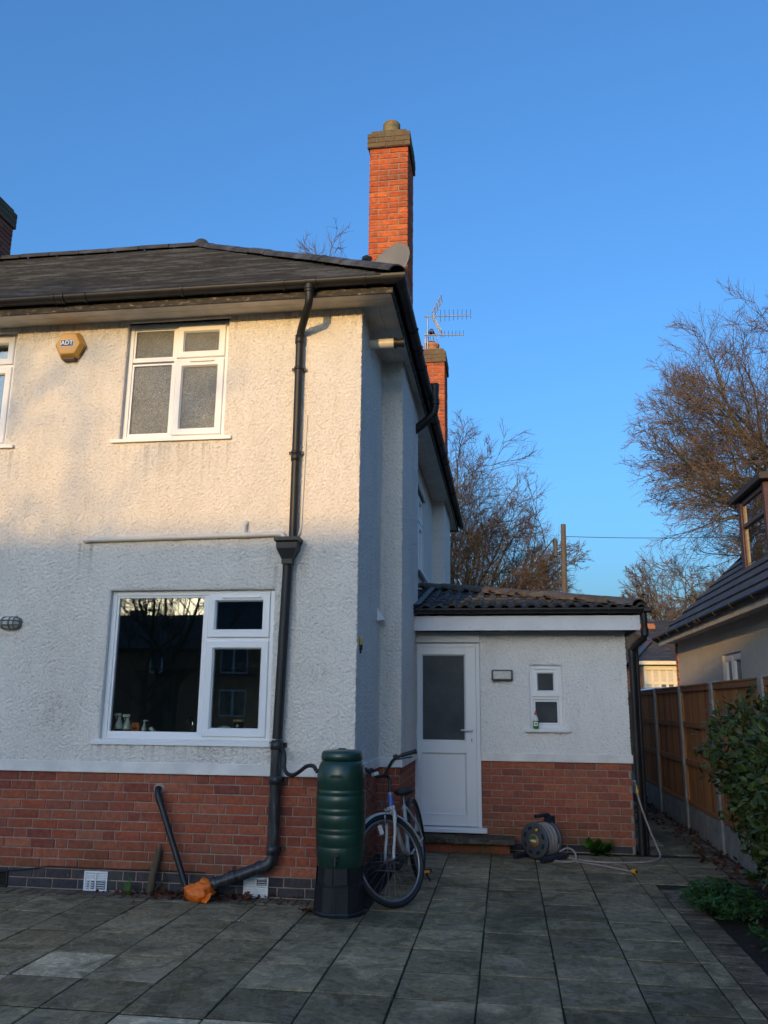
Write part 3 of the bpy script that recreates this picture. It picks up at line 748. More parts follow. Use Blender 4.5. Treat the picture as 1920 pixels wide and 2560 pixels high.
ch3 = chimney(-6.55, -5.62, 1.75, 2.95, 6.3, 8.10, .24, [(-6.1,2.1,.12,.3,'clay'), (-6.1,2.6,.12,.3,'clay')], brickmat=M['brick'])
# flashing strip where the near stack meets the tiles
m = MB(); m.prism([(EA-.05,5.20), (.262,5.20), (.262,5.42), (-.204,5.72), (-.204,5.5)], 'Y', 1.425, 1.437); m.build('lead_flashing', M['lead'], ch1)

# --- pipes on the rear wall
def downpipe_brackets(parent, x, y, zs, r, mat):
    for z in zs:
        m = MB(); m.lathe([(r+.001,-.015), (r+.008,-.012), (r+.008,.012), (r+.001,.015)], (x,y,z), 14); m.box(x-r-.03, x+r+.03, y+r*.3, y+r*.3+.008, z-.014, z+.014)
        m.build('pipe_bracket', mat, parent)
def worn_mat():
    m, nt, b = nodes('scuffed_black_plastic'); p = pos(nt)
    f = noise(nt, mapping(nt, p, (14, 14, 1.6)), 3.2, 5, .7)
    c = ramp(nt, f, [(.45, (.016, .017, .019)), (.62, (.06, .062, .066)), (.74, (.22, .22, .22))]).outputs[0]
    nt.links.new(c, b.inputs['Base Color']); b.inputs['Roughness'].default_value = .42; return m
M['black_worn'] = worn_mat()
DX = -.60
dp = MB(); r = .036
dp.tube([(-.405,GY,GZ-.05), (-.405,GY+.005,4.965), (-.415,GY+.03,4.925), (-.545,-.085,4.815), (-.556,-.068,4.77), (-.558,-.068,2.80)], r, 14)
for z in (4.78, 4.92): pass
DP = dp.build('downpipe', M['black'], house)
m = MB(); m.lathe([(r+.007,-.03), (r+.007,.03)], (-.405,GY,GZ-.075), 14); m.lathe([(.05,-.05), (.05,.0)], (-.405,GY,GZ-.03), 14); m.build('gutter_outlet', M['black'], DP)
m = MB(); m.lathe([(r,-.05), (r+.007,-.045), (r+.007,.03), (r,.032)], (-.557,-.068,4.74), 14); m.build('pipe_collar', M['black'], DP)
m = MB(); m.lathe([(r,-.04), (r+.006,-.038), (r+.006,.03), (r,.032)], (-.558,-.068,3.62), 14); m.build('pipe_collar', M['black'], DP)
downpipe_brackets(DP, -.558, -.068, (4.45, 3.66), r, M['black'])
hp = MB()     # hopper head: wide moulded rim over a tapering funnel
for (w1, d1, z1, w2, d2, z2) in ((.108,.085,2.885,.108,.085,2.855), (.108,.085,2.855,.090,.072,2.838), (.090,.072,2.838,.088,.070,2.79), (.088,.070,2.79,.045,.042,2.70), (.045,.042,2.70,.044,.042,2.66)):
    cx_, cy_ = -.588, -.095
    top = [(cx_-w1,cy_-d1,z1), (cx_+w1,cy_-d1,z1), (cx_+w1,cy_+d1,z1), (cx_-w1,cy_+d1,z1)]; bot = [(cx_-w2,cy_-d2,z2), (cx_+w2,cy_-d2,z2), (cx_+w2,cy_+d2,z2), (cx_-w2,cy_+d2,z2)]
    hp.add(top+bot, [(0,1,5,4), (1,2,6,5), (2,3,7,6), (3,0,4,7), (0,3,2,1), (4,5,6,7)])
hp.build('hopper', M['black'], DP)
m = MB(); m.tube([(-.592,-.075,2.70), (-.600,-.075,2.4), (-.628,-.075,1.22)], .041, 14); m.build('lower_pipe', M['black'], DP)
m = MB(); m.tube([(-.629,-.075,1.21), (-.630,-.075,.36), (-.634,-.078,.30), (-.66,-.085,.262), (-.72,-.095,.236), (-1.10,-.165,.105)], .046, 14); m.build('drain_pipe', M['black_worn'], DP)
for z in (1.17, .90, .37):
    m = MB(); m.lathe([(.046,-.035), (.054,-.033), (.054,.03), (.046,.032)], (-.629,-.075,z), 14); m.build('pipe_collar', M['black_worn'], DP)
for q in ((-.705,-.555,-.040,-.026,1.15,1.19), (-.705,-.555,-.012,-.004,.885,.915), (-.60,-.55,-.03,-.001,.36,.385)):
    m = MB(); m.box(*q); m.build('pipe_bracket', M['black_worn'], DP)
a, b_ = Vector((-.72,-.095,.236)), Vector((-1.10,-.165,.105)); dd = (b_-a).normalized()
for k in (.02, .55, .93):
    P = a+(b_-a)*k; m = MB(); m.tube([P-dd*.022, P+dd*.022], .055, 14); m.build('pipe_collar', M['black_worn'], DP)
m = MB(); m.box(-.94, -.915, -.13, -.10, .2, .245); m.build('pipe_lug', M['black_worn'], DP)
# white waste pipe and overflow
wp = MB(); wp.tube([(-2.472,-.045,2.913), (-.68,-.045,2.935)], .022, 12); wp.tube([(-.69,-.045,2.934), (-.655,-.05,2.93), (-.640,-.06,2.905), (-.640,-.06,2.86)], .024, 12)
WP = wp.build('waste_pipe', M['upvc_old'], house)
for x in (-2.46, -1.64, -.98, -.69):
    m = MB(); m.tube([(x-.025,-.045,2.913+(x+2.47)*.0123), (x+.025,-.045,2.913+(x+2.47)*.0123)], .0265, 12); m.build('pipe_socket', M['upvc_old'], WP)
m = MB(); m.tube([(-1.005,-.045,2.93), (-1.005,-.045,3.02), (-.995,-.03,3.045), (-.985,.01,3.05)], .025, 12); m.build('waste_elbow', M['upvc_old'], WP)
m = MB(); m.tube([(-.478,-.025,4.02), (-.500,-.025,2.99), (-.515,-.035,2.93), (-.55,-.06,2.88)], .011, 8); m.build('overflow_pipe', M['upvc_old'], house)
# flue and soil vent on the side wall
fl = MB(); fl.tube([(-.02,.41,4.87), (.25,.41,4.872)], .046, 16); F0 = fl.build('boiler_flue', M['upvc_old'], house)
m = MB(); m.tube([(.245,.41,4.872), (.27,.41,4.872)], .052, 16); m.tube([(.27,.41,4.872), (.315,.41,4.872)], .040, 16); m.tube([(.315,.41,4.872), (.345,.41,4.872)], .046, 16); m.build('flue_terminal', M['black'], F0)
m = MB(); m.tube([(-.001,.41,4.87), (.008,.41,4.87)], .075, 18); m.build('flue_collar', M['soffit'], F0)
sv = MB(); sv.tube([(.02,2.56,4.60), (.17,2.56,4.68), (.38,2.54,4.84), (.445,2.53,4.91), (.458,2.53,4.98), (.458,2.53,5.24)], .052, 14); SV = sv.build('soil_vent_pipe', M['black'], house)
m = MB(); m.tube([(.458,2.53,5.02), (.458,2.53,5.09)], .060, 14); m.tube([(.458,2.53,5.20), (.458,2.53,5.28)], .056, 14); m.build('pipe_socket', M['black'], SV)
# dryer vent cowl on the side wall
m = MB(); m.prism([(.0,2.44), (.0,2.29), (.075,2.30), (.065,2.33)], 'Y', 1.05, 1.19); m.build('vent_cowl', M['upvc'], house)
# air bricks
def air_brick(x0, x1, z0, z1, mat):
    m = MB(); y = -.012; t = .012
    m.box(x0, x1, y+.012, .02, z0, z1)
    for q in ((x0,x0+t,z0,z1), (x1-t,x1,z0,z1), (x0+t,x1-t,z0,z0+t), (x0+t,x1-t,z1-t,z1), ((x0+x1)/2-.006,(x0+x1)/2+.006,z0+t,z1-t)): m.box(q[0], q[1], y, y+.0125, q[2], q[3])
    A = m.build('air_brick', mat, house)
    n = 7; hh = (z1-z0-2*t)/n
    for a, b2 in ((x0+t+.008,(x0+x1)/2-.014), ((x0+x1)/2+.014,x1-t-.008)):
        for k in range(n):
            z = z0+t+hh*(k+.3); s = MB(); s.add([(a,y+.011,z), (b2,y+.011,z), (b2,y-.006,z+hh*.45), (a,y-.006,z+hh*.45), (a,y+.011,z+hh*.62), (b2,y+.011,z+hh*.62)], [(0,1,2,3), (3,2,5,4), (0,3,4), (1,5,2)]); s.build('slat', mat, A)
air_brick(-2.232, -2.030, -.004, .146, M['upvc']); air_brick(-.878, -.676, -.002, .148, M['upvc']); air_brick(-3.12, -2.91, .0, .135, M['black'])
# thin cable clipped along the base
m = MB(); m.tube([(-3.0,-.012,.115), (-2.75,-.012,.14), (-2.55,-.012,.172), (-2.2,-.014,.170), (-1.6,-.012,.172), (-1.2,-.012,.17)], .005, 6); m.build('cable', M['black'], house)
# ================================================================== side annexe
YA = 2.657; AXR = 2.540
annexe = thing('annexe', 'low white rendered side extension with tiled roof and white door', 'extension', (0, 0, 0))
AW = (1.493, 1.842, 1.268, 1.946); DR = (.194, .943, .16, 2.195)
cast_wall('rendered_wall', M['render_small'], annexe, 'y-', YA-.012, .946, AXR, .985, 2.335, [AW], amp=.010, corner=('end', AXR, YA-.012), off=1.0)
m = MB(); wall_y(m, YA-.010, .21, .948, 2.19, 2.34, [], .06)
a, b_, c, d = AW; y, e = YA-.012, YA+.05
m.quad((a,y,c), (a,y,d), (a,e,d), (a,e,c)); m.quad((b_,y,c), (b_,e,c), (b_,e,d), (b_,y,d)); m.quad((a,y,d), (b_,y,d), (b_,e,d), (a,e,d)); m.quad((a,y,c), (a,e,c), (b_,e,c), (b_,y,c))
m.quad((AXR,YA-.012,.0), (AXR,9.2,.0), (AXR,9.2,2.4), (AXR,YA-.012,2.4)); m.quad((AXR,9.2,0), (0,9.2,0), (0,9.2,2.4), (AXR,9.2,2.4))
m.build('rendered_wall', M['render_small'], annexe, fix=False)
m = MB(); m.box(.945, AXR+.022, YA-.026, YA+.03, .912, .998); m.build('plaster_band', M['band'], annexe, .004)
m = MB(); m.box(.945, AXR-.008, YA+.008, YA+.25, -.05, .912); ab = m.build('brick_base', M['mortar'], annexe)
CA = .0760
brickwork(ab, (.945, YA), AXR-.945, 0, 12, CA, 0, 'run', lambda r, n: M['blue_brick'] if (r == 0) else M['brick_annexe'])
brickwork(ab, (AXR, YA), 1.2, 0, 12, CA, math.pi/2, 'run', lambda r, n: M['blue_brick'] if r == 0 else M['brick_annexe'], start=.052)
m = MB(); m.box(.20, .945, YA+.012, YA+.2, -.02, .16); tb = m.build('threshold_base', M['mortar'], annexe)
brickwork(tb, (.205, YA+.004), .735, .075, 1, .08, 0, 'run', lambda r, n: M['blue_brick'])
room(annexe, .24, 2.4, YA+.07, 4.6, .05, 2.3, 'utility_walls')
# door set
D = link('door', None, annexe, (DR[0], YA+.005, 0))
w = DR[1]-DR[0]; f = MB(); z0, z1 = .215, 2.192
f.box(0, .045, 0, .07, z0, z1); f.box(w-.045, w, 0, .07, z0, z1); f.box(.0455, w-.0455, .0006, .07, z1-.045, z1); f.build('frame', M['upvc'], D, .003)
s = MB(); s.prism([(.07,.222), (-.03,.214), (-.07,.200), (-.07,.168), (-.055,.165), (.07,.165)], 'X', -.01, w+.055); s.build('threshold', M['upvc'], D)
gx0, gx1, gz0, gz1 = .285-DR[0], .782-DR[0], 1.112, 2.065; pz0, pz1 = .347, .985
l = MB(); a, b_ = .047, w-.047; y0, y1 = -.012, .045
for q in ((a,gx0-.0,z0+.012,z1-.047), (gx1,b_,z0+.012,z1-.047)): l.box(q[0], q[1], y0, y1, q[2], q[3])
for q in ((gz1,z1-.047), (pz1+.004,gz0), (z0+.012,pz0-.004)): l.box(gx0+.0002, gx1-.0002, y0+.0004, y1, q[0], q[1])
lf = l.build('leaf', M['upvc'], D, .002)
for (q0, q1, q2, q3) in ((gx0,gx1,gz0,gz1), (gx0,gx1,pz0-.004,pz1+.004)):
    s = MB(); t = .016
    o = [(q0,q2), (q1,q2), (q1,q3), (q0,q3)]; i = [(q0+t,q2+t), (q1-t,q2+t), (q1-t,q3-t), (q0+t,q3-t)]
    rows = [[(p[0],y0-.006,p[1]) for p in o], [(p[0],y0+.012,p[1]) for p in i]]
    s.add(rows[0]+rows[1], [(k, (k+1) % 4, 4+(k+1) % 4, 4+k) for k in range(4)]); s.build('glazing_bead', M['upvc'], D)
p = MB(); p.box(gx0+.01, gx1-.01, .004, .012, gz0+.01, gz1-.01); p.build('pane', M['obscure_fine'], D)
p = MB(); p.box(gx0+.01, gx1-.01, .0035, .012, pz0+.006, pz1-.006); p.build('door_panel', M['upvc'], D)
h = MB(); hx_ = .845-DR[0]; h.box(hx_-.014, hx_+.014, -.024, -.0122, 1.10, 1.31); h.build('handle_plate', M['upvc'], D, .006, 2)
h = MB(); h.tube([(hx_,-.02,1.236), (hx_,-.055,1.236), (hx_-.012,-.062,1.236), (hx_-.115,-.062,1.234)], [.011,.010,.010,.008], 10); h.build('handle', M['upvc'], D)
h = MB(); h.lathe([(.006,0), (.006,-.003)], (hx_,-.0235,1.135), 10, 'Y'); h.box(hx_-.003, hx_+.003, -.0262, -.0235, 1.118, 1.135); h.build('keyhole', M['black'], D)
for z in (.55, 1.18, 1.95):
    h = MB(); h.box(.012, .048, -.028, -.0002, z-.055, z+.055); h.build('hinge', M['upvc'], D, .006, 2)
# boards above
m = MB(); m.box(.205, .948, YA-.045, YA+.002, 2.198, 2.309); m.build('head_board', M['white_wood'], annexe, .002)
m = MB(); m.box(.222, 2.648, 2.392, 2.410, 2.310, 2.470); m.box(2.6495, 2.676, 2.3895, 2.4095, 2.309, 2.471); m.box(2.657, 2.675, 2.41, 9.3, 2.3105, 2.4695); fa = m.build('fascia', M['white_wood'], annexe, .002)
for x in (.50, .86, 1.22, 1.60, 1.98, 2.59, 2.66, .85, 1.59):
    for z in (2.345,) if x < 2.5 else (2.35, 2.43):
        m = MB(); m.lathe([(.006,0), (.005,-.003)], (x,2.3905,z), 8, 'Y'); m.build('screw_cap', M['steel'], fa)
m = MB(); m.box(.222, 2.657, 2.411, YA-.014, 2.318, 2.332); m.box(AXR+.002, 2.656, YA-.014, 9.3, 2.3185, 2.3325); m.build('soffit', M['black'], annexe)
gutter(annexe, (.225, 2.335, 2.545), (2.79, 2.335, 2.545), .055, brackets=[.25, .55, .83])
gutter(annexe, (2.735, 2.30, 2.544), (2.735, 9.2, 2.544), .055)
m = MB(); m.box(2.70, 2.80, 2.275, 2.30, 2.495, 2.548); m.build('gutter_end', M['black'], annexe, .01)
ad = MB(); ad.tube([(2.715,2.36,2.50), (2.715,2.36,2.26), (2.705,2.38,2.22), (2.62,2.57,2.14), (2.602,2.60,2.10), (2.600,2.603,2.05), (2.598,2.603,.0)], .034, 14); AD = ad.build('downpipe', M['black'], annexe)
for P, Q in (((2.715,2.36,2.33), (2.715,2.36,2.25)), ((2.600,2.603,2.12), (2.600,2.603,2.04)), ((2.599,2.603,1.1), (2.599,2.603,1.02))):
    m = MB(); m.tube([P, Q], .041, 14); m.build('pipe_collar', M['black'], AD)
m = MB(); m.tube([(2.666,2.70,2.2), (2.664,2.70,.0)], .024, 10); m.build('side_pipe', M['black'], annexe)
# --- pantile roof, hipped at the front corner
M['pantile'] = tile_mat('dark_pantile', (.012, .011, .011), (.026, .023, .021), (.06, .048, .036), .45)
M['pan_ridge'] = tile_mat('mortared_hip_tile', (.06, .05, .042), (.11, .092, .075), (.15, .125, .10), .35)
KP = .224; EZ = 2.545; EY = 2.335; HXc = 2.70
def ahip(t): return Vector((HXc-t, EY+t, EZ+KP*t))
m = MB()
m.quad((.0,EY,EZ-.012), (HXc,EY,EZ-.012), (.0,EY+HXc,EZ+KP*HXc-.012)); m.quad((HXc,EY,EZ-.012), (HXc,9.3,EZ-.012), (0,9.3,EZ+KP*HXc-.012), (0,EY+HXc,EZ+KP*HXc-.012))
ar = m.build('roof', M['pantile'], annexe)
TW, TL = .290, .335
def pantile():
    prof = []
    for r_ in range(2):
        x = r_*TW/2
        for k in range(3): prof.append((x+k*.030, .004))
        for k in range(1, 8):
            th = math.pi*k/8; prof.append((x+.062+.0415*(1-math.cos(th)), .004+.033*math.sin(th)))
    prof.append((TW, .004)); n = len(prof); vs = []
    for y, up in ((0, .016), (TL+.06, .0)):
        for (x, z) in prof: vs.append((x, y, z+up))
    for (x, z) in prof: vs.append((x, 0, z-.002))
    fs = [(i, i+1, n+i+1, n+i) for i in range(n-1)]+[(2*n+i, 2*n+i+1, i+1, i) for i in range(n-1)]
    me = MB().add(vs, fs, False).mesh('roof_tile', M['pantile'], fix=False); return me
pt = pantile(); tilt = math.atan(KP)
j = 0
while j < 9:
    y = EY-.03+j*TL*math.cos(tilt); z = EZ+KP*(y-EY)
    x = .22-TW*.35
    while x+TW*.45 < HXc-(y-EY)-.02 and y < 4.9:
        link('roof_tile', pt, ar, (x, y+random.uniform(-.006,.006), z+random.uniform(0,.004)), (tilt+random.gauss(0,.006), random.gauss(0,.006), random.gauss(0,.004)))
        x += TW
    j += 1
# far slope, away from the camera: tiles of the same mould turned to face the fence
j = 0
while j < 8:
    xx = HXc+.03-j*TL*math.cos(tilt); z = EZ+KP*(HXc-xx)
    y = EY+(HXc-xx)+.1
    while y < 9.1:
        link('roof_tile', pt, ar, (xx, y, z), (tilt, 0, math.pi/2)); y += TW
    j += 1
ridge_run(ar, ahip(.02)+Vector((0,0,.03)), ahip(2.62)+Vector((0,0,.03)), 8, .135, M['pan_ridge'], 'hip_tile', squash=.62, gap=.003)
m = MB(); m.tube([ahip(-.02)+Vector((0,0,.03)), ahip(-.06)+Vector((0,0,.07)), ahip(-.055)+Vector((0,0,.135)), ahip(-.02)+Vector((0,0,.15)), ahip(0.0)+Vector((0,0,.125)), ahip(-.02)+Vector((0,0,.11))], .007, 8); m.build('hip_iron', M['black'], ar)
m = MB(); m.quad((.224,EY+.02,EZ+.02), (.224,2.9,EZ+.15), (.224,2.9,EZ+.22), (.224,EY+.02,EZ+.09)); m.add([(.224,EY+.02,EZ+.055), (.30,EY+.02,EZ+.055), (.30,4.95,EZ+.055+KP*2.6), (.224,4.95,EZ+.055+KP*2.6)], [(0,1,2,3)]); m.build('lead_flashing', M['lead'], annexe)
window(annexe, (AW[0], YA+.018, AW[2]), 0, AW[1]-AW[0], AW[3]-AW[2],
       [(.038,.311,.038,.30,'fixed',M['obscure_fine']), (.022,.327,.335,.655,'sash',M['obscure_fine'])], sill=(.075,.065,.028,.085), border=.036, vents=((.05,.30,.632),))
# doorstep in front of the annexe door
step = thing('doorstep', 'low doorstep of two grey slabs on red bricks below white door', 'doorstep', (0,0,0))
for x0, x1 in ((.235, .66), (.665, 1.285)):
    m = MB(); m.box(x0, x1, 2.27, 2.65, .105, .150); m.build('step_slab', M['step'], step, .004)
m = MB(); m.box(.30, 1.20, 2.36, 2.64, -.01, .104); sb = m.build('step_base', M['mortar_dark'], step)
brickwork(step, (.29, 2.345), .945, .0, 1, .105, 0, 'run', lambda r, n: M['brick'], name='brick')
for o in [q for q in step.children if q.name.startswith('brick')]: pass
brickwork(step, (1.235, 2.345), .28, .0, 1, .105, math.pi/2, 'run', lambda r, n: M['brick'], start=.052)

# ================================================================== fence
fence = thing('fence', 'brown feather-edge timber fence with concrete posts and gravel boards', 'fence')
M['fencewood'] = None
def wood_mat(name, cols, dark):
    m, nt, b = nodes(name); p = pos(nt); r = orand(nt)
    base = ramp(nt, r, [(i/(len(cols)-1), c) for i, c in enumerate(cols)]).outputs[0]
    g_ = noise(nt, mapping(nt, p, (30, 30, 1.6)), 2.0, 5, .6)
    base = mixc(nt, .6, base, ramp(nt, g_, [(.3, .45), (.7, 1.3)]).outputs[0], 'MULTIPLY')
    st = ramp(nt, noise(nt, mapping(nt, p, (6, 6, .7)), 1.5, 4), [(.55, 0.0), (.72, .6)]).outputs[0]
    base = mixc(nt, st, base, dark); nt.links.new(base, b.inputs['Base Color']); b.inputs['Roughness'].default_value = .85
    bump(nt, b, g_, .4, .004); return m
M['fencewood'] = wood_mat('stained_fence_board', [(.30, .115, .038), (.43, .175, .055), (.24, .09, .034), (.48, .195, .058), (.33, .125, .04)], (.13, .055, .022))
M['concrete'] = plain('post_concrete', (.30, .285, .255), .9, var=.25, scale=7, bmp=.4, bscale=70)
FX = 3.52; PY = [.02-3.78, .02-1.89, 1.10-1.02, 2.02-.06, 3.05+.8, 5.74, 7.63, 9.52, 11.41]
PY = [-5.6, -3.71, -1.82, .07+1.03-.03, 2.96, 4.72, 6.62, 8.5, 10.4]
ptops = 1.79
pm = MB(); pm.box(-.05, .05, -.055, .055, -.1, ptops-.03); pm.prism([(-.05,ptops-.03), (.05,ptops-.03), (.025,ptops), (-.025,ptops)], 'Y', -.055, .055); pme = pm.mesh('fence_post', M['concrete'], .004)
gm_ = {}
bd = MB(); bd.add([(0,0,0), (0,.118,0), (-.020,.118,0), (-.004,0,0), (0,0,1), (0,.118,1), (-.020,.118,1), (-.004,0,1)], [(0,3,2,1), (4,5,6,7), (0,1,5,4), (1,2,6,5), (2,3,7,6), (3,0,4,7)]); bdm = bd.mesh('fence_board', M['fencewood'])
for i, y in enumerate(PY):
    link('fence_post', pme, fence, (FX, y, 0), (0, 0, random.gauss(0,.01)))
    if i == len(PY)-1: break
    y1 = PY[i+1]; L_ = y1-y-.11
    k = MB(); k.box(FX-.022, FX+.022, y+.053, y1-.053, -.1, .295); k.build('gravel_board', M['concrete'], fence, .004)
    for z, hh in ((.31, .045), (.80, .07), (1.26, .07), (1.70, .055)):
        k = MB(); k.box(FX-.028, FX-.004, y+.056, y1-.056, z, z+hh); k.build('rail', M['fencewood'], fence, .002)
    k = MB(); k.box(FX-.034, FX+.030, y+.058, y1-.058, 1.757, 1.778); k.build('capping', M['fencewood'], fence, .003)
    nb = int(L_/.099); st = L_/nb
    for q in range(nb):
        link('fence_board', bdm, fence, (FX+.012, y+.056+q*st-.006, .335), None, (1, 1, 1.42+random.uniform(-.004,.004)))
    for yy in (y+.058, y1-.058-.03):
        k = MB(); k.box(FX-.026, FX-.0045, yy, yy+.03, .36, 1.698); k.build('edge_batten', M['fencewood'], fence)
# ================================================================== neighbouring bungalow beyond the fence
nb_ = thing('bungalow', 'grey roughcast bungalow with steep tiled roof and dormer behind fence', 'house')
NX, NY1, NY0, NZ = 4.28, 8.80, -3.5, 2.64
NWIN = (4.66, 5.62, 1.25, 2.235)
m = MB()
for a, b_, c, d in wall_cells([NY0, NY1], [0, NZ], [NWIN]): m.quad((NX,a,c), (NX,a,d), (NX,b_,d), (NX,b_,c))
a, b_, c, d = NWIN; e = NX+.08
m.quad((NX,a,c), (e,a,c), (e,a,d), (NX,a,d)); m.quad((NX,b_,c), (NX,b_,d), (e,b_,d), (e,b_,c)); m.quad((NX,a,d), (e,a,d), (e,b_,d), (NX,b_,d)); m.quad((NX,a,c), (NX,b_,c), (e,b_,c), (e,a,c))
m.build('rendered_wall', M['render_grey'], nb_, fix=False)
m = MB(); xm = NX+3.6
m.add([(NX,NY1,0), (NX+7.2,NY1,0), (NX+7.2,NY1,NZ), (xm,NY1,NZ+3.5), (NX,NY1,NZ)], [(0,1,2,3,4)]); m.add([(NX,NY0,0), (NX+7.2,NY0,0), (NX+7.2,NY0,NZ), (xm,NY0,NZ+3.5), (NX,NY0,NZ)], [(0,1,2,3,4)]); m.quad((NX+7.2,NY0,0), (NX+7.2,NY1,0), (NX+7.2,NY1,NZ), (NX+7.2,NY0,NZ))
m.build('gable_wall', M['brick'], nb_, fix=False)
# brick edge at the far corner shows beside the render
m = MB()
for r in range(35):
    l = .10 if r % 2 else .16
    m.box(NX-.018, NX+.10, NY1-l+.06, NY1+.03, r*.075+.004, r*.075+.071)
m.build('brick_quoin', M['brick'], nb_)
window(nb_, (NX+.035, NWIN[1], NWIN[2]), -math.pi/2, NWIN[1]-NWIN[0], NWIN[3]-NWIN[2], [(.04,.44,.04,.945,'sash',M['obscure_fine']), (.47,.92,.04,.945,'sash',M['obscure_fine'])], sill=(.03,.03,.03,.06))
rm = MB(); rm.quad((NX+1.2,NY0,0), (NX+1.2,NY1,0), (NX+1.2,NY1,NZ), (NX+1.2,NY0,NZ)); rm.build('inner_wall', M['dark_room'], nb_)
# roof: courses of broad interlocking tiles, each course one strip
PT = math.tan(rad(43)); OHn = .30; XE, ZEn = NX-OHn, NZ+.07
m = MB(); top = 3.75
m.quad((XE,NY0-.15,ZEn-.03), (XE,NY1+.12,ZEn-.03), (XE+top,NY1+.12,ZEn-.03+top*PT), (XE+top,NY0-.15,ZEn-.03+top*PT)); m.quad((XE+top,NY0-.15,ZEn-.03+top*PT), (XE+top,NY1+.12,ZEn-.03+top*PT), (NX+7.5,NY1+.12,ZEn-.03), (NX+7.5,NY0-.15,ZEn-.03))
M['ntile'] = tile_mat('brown_grey_tile', (.035, .034, .033), (.055, .052, .050), (.085, .08, .075))
nr = m.build('roof', M['ntile'], nb_)
cn, sn = math.cos(rad(43)), math.sin(rad(43))
for j in range(15):
    s0 = j*.345-.03; s1 = s0+.40
    def P(s, h, y): return (XE+s*cn-h*sn, y, ZEn+s*sn+h*cn)
    k = MB(); y = NY0-.15
    while y < NY1+.1:
        w_ = min(.33, NY1+.12-y); q = random.uniform(-.003,.003)
        k.add([P(s0+q,.034,y), P(s0+q,.034,y+w_-.004), P(s1,.004,y+w_-.004), P(s1,.004,y), P(s0+q,-.01,y), P(s0+q,-.01,y+w_-.004), P(s1,-.01,y+w_-.004)], [(0,1,2,3), (4,5,1,0), (5,6,2,1)]); y += .33
    k.build('tile_course', M['ntile'], nr)
k = MB(); k.quad(*[P(-.06+s,h,NY1+.135) for s, h in ((0,-.06), (5.2,-.06), (5.2,.03), (0,.03))]); k.build('verge', M['ntile'], nr)
k = MB(); k.box(XE+.03, NX, NY0-.1, NY1+.1, NZ-.012, NZ+.004); k.box(XE+.012, XE+.03, NY0-.1, NY1+.12, NZ-.055, NZ+.085); k.build('fascia', M['soffit'], nb_)
G = gutter(nb_, (XE-.035, NY1+.18, NZ+.085), (XE-.035, NY0, NZ+.085), .055, brackets=[(NY1+.18-y)/(NY1+.18-NY0) for y in (8.4, 7.55, 6.75, 5.95, 5.2, 4.35, 3.5, 2.6)], unions=[(NY1+.18-5.45)/(NY1+.18-NY0)])
# dormer
DXf = 4.92; dn, df = 5.16, 6.46; dzb, dzt = 3.30, 4.62
M['maroon'] = plain('maroon_paint', (.07, .022, .022), .45, var=.2, scale=6)
M['hardwood'] = plain('varnished_frame', (.085, .055, .035), .4, var=.2, scale=10)
M['dormer_clad'] = plain('dark_cladding', (.05, .042, .038), .7, var=.25, scale=10, bmp=.3)
M['dormer_glass'] = glass_mat('dormer_glass', (.25, .3, .3), .12, 3.5)
Dm = link('dormer', None, nb_)
k = MB(); k.box(DXf+.02, DXf+2.2, df-.02, df, dzb-.05, dzt+.1); k.box(DXf+.02, DXf+2.2, dn, dn+.02, dzb-.05, dzt+.1); k.build('cheek', M['dormer_clad'], Dm)
k = MB(); k.box(DXf-.02, DXf+.08, df-.11, df+.02, dzb-.06, dzt+.02); k.box(DXf-.02, DXf+.08, dn-.02, dn+.06, dzb-.06, dzt+.02); k.build('corner_post', M['maroon'], Dm, .004)
k = MB(); k.box(DXf+.0, DXf+.06, dn+.06, df-.11, dzb-.02, dzb+.06); k.box(DXf+.0, DXf+.06, dn+.06, df-.11, dzt-.06, dzt+.02)
for y in (dn+.06, df-.17): k.box(DXf+.001, DXf+.061, y, y+.06, dzb+.06, dzt-.06)
k.box(DXf-.012, DXf+.05, dn+.12, df-.17, 4.20, 4.255)
k.build('frame', M['hardwood'], Dm, .004)
for z0_, z1_ in ((dzb+.06, 4.20), (4.255, dzt-.06)):
    k = MB(); k.box(DXf+.03, DXf+.036, dn+.12, df-.17, z0_, z1_); k.build('pane', M['dormer_glass'], Dm)
k = MB(); k.box(DXf+.3, DXf+2.0, dn+.1, df-.1, dzb-.4, dzt); k.build('dormer_room', M['dark_room'], Dm)
k = MB(); zz = dzt+.03
k.add([(DXf-.10,dn-.16,zz), (DXf-.10,df+.16,zz), (DXf+2.6,df+.16,zz+.10), (DXf+2.6,dn-.16,zz+.10), (DXf-.10,dn-.16,zz+.10), (DXf-.10,df+.16,zz+.10), (DXf+2.6,df+.16,zz+.26), (DXf+2.6,dn-.16,zz+.26)], [(0,1,2,3), (4,7,6,5), (0,4,5,1), (1,5,6,2), (2,6,7,3), (3,7,4,0)])
k.build('dormer_roof', M['dormer_clad'], Dm, .006)

# ================================================================== brick house across the street
bh = thing('brick_house', 'orange brick house with cream bay window and grey hipped roof', 'house')
HY = 30.0; e0 = px(1580,1657,Y=HY); ez = e0.z; wx0, wx1 = e0.x+.25, e0.x+8.5
mat_far = None
def far_brick():
    m, nt, b = nodes('far_brickwork'); p = pos(nt)
    bt = N(nt, 'ShaderNodeTexBrick', i_Scale=1.0); bt.inputs['Brick Width'].default_value = .23; bt.inputs['Row Height'].default_value = .077; bt.inputs['Mortar Size'].default_value = .010
    bt.inputs['Color1'].default_value = (.42, .13, .05, 1); bt.inputs['Color2'].default_value = (.30, .09, .045, 1); bt.inputs['Mortar'].default_value = (.33, .24, .17, 1)
    nt.links.new(mapping(nt, p, (1, 1, 1), (rad(90), 0, 0)), bt.inputs['Vector']); nt.links.new(bt.outputs['Color'], b.inputs['Base Color']); b.inputs['Roughness'].default_value = .9; return m
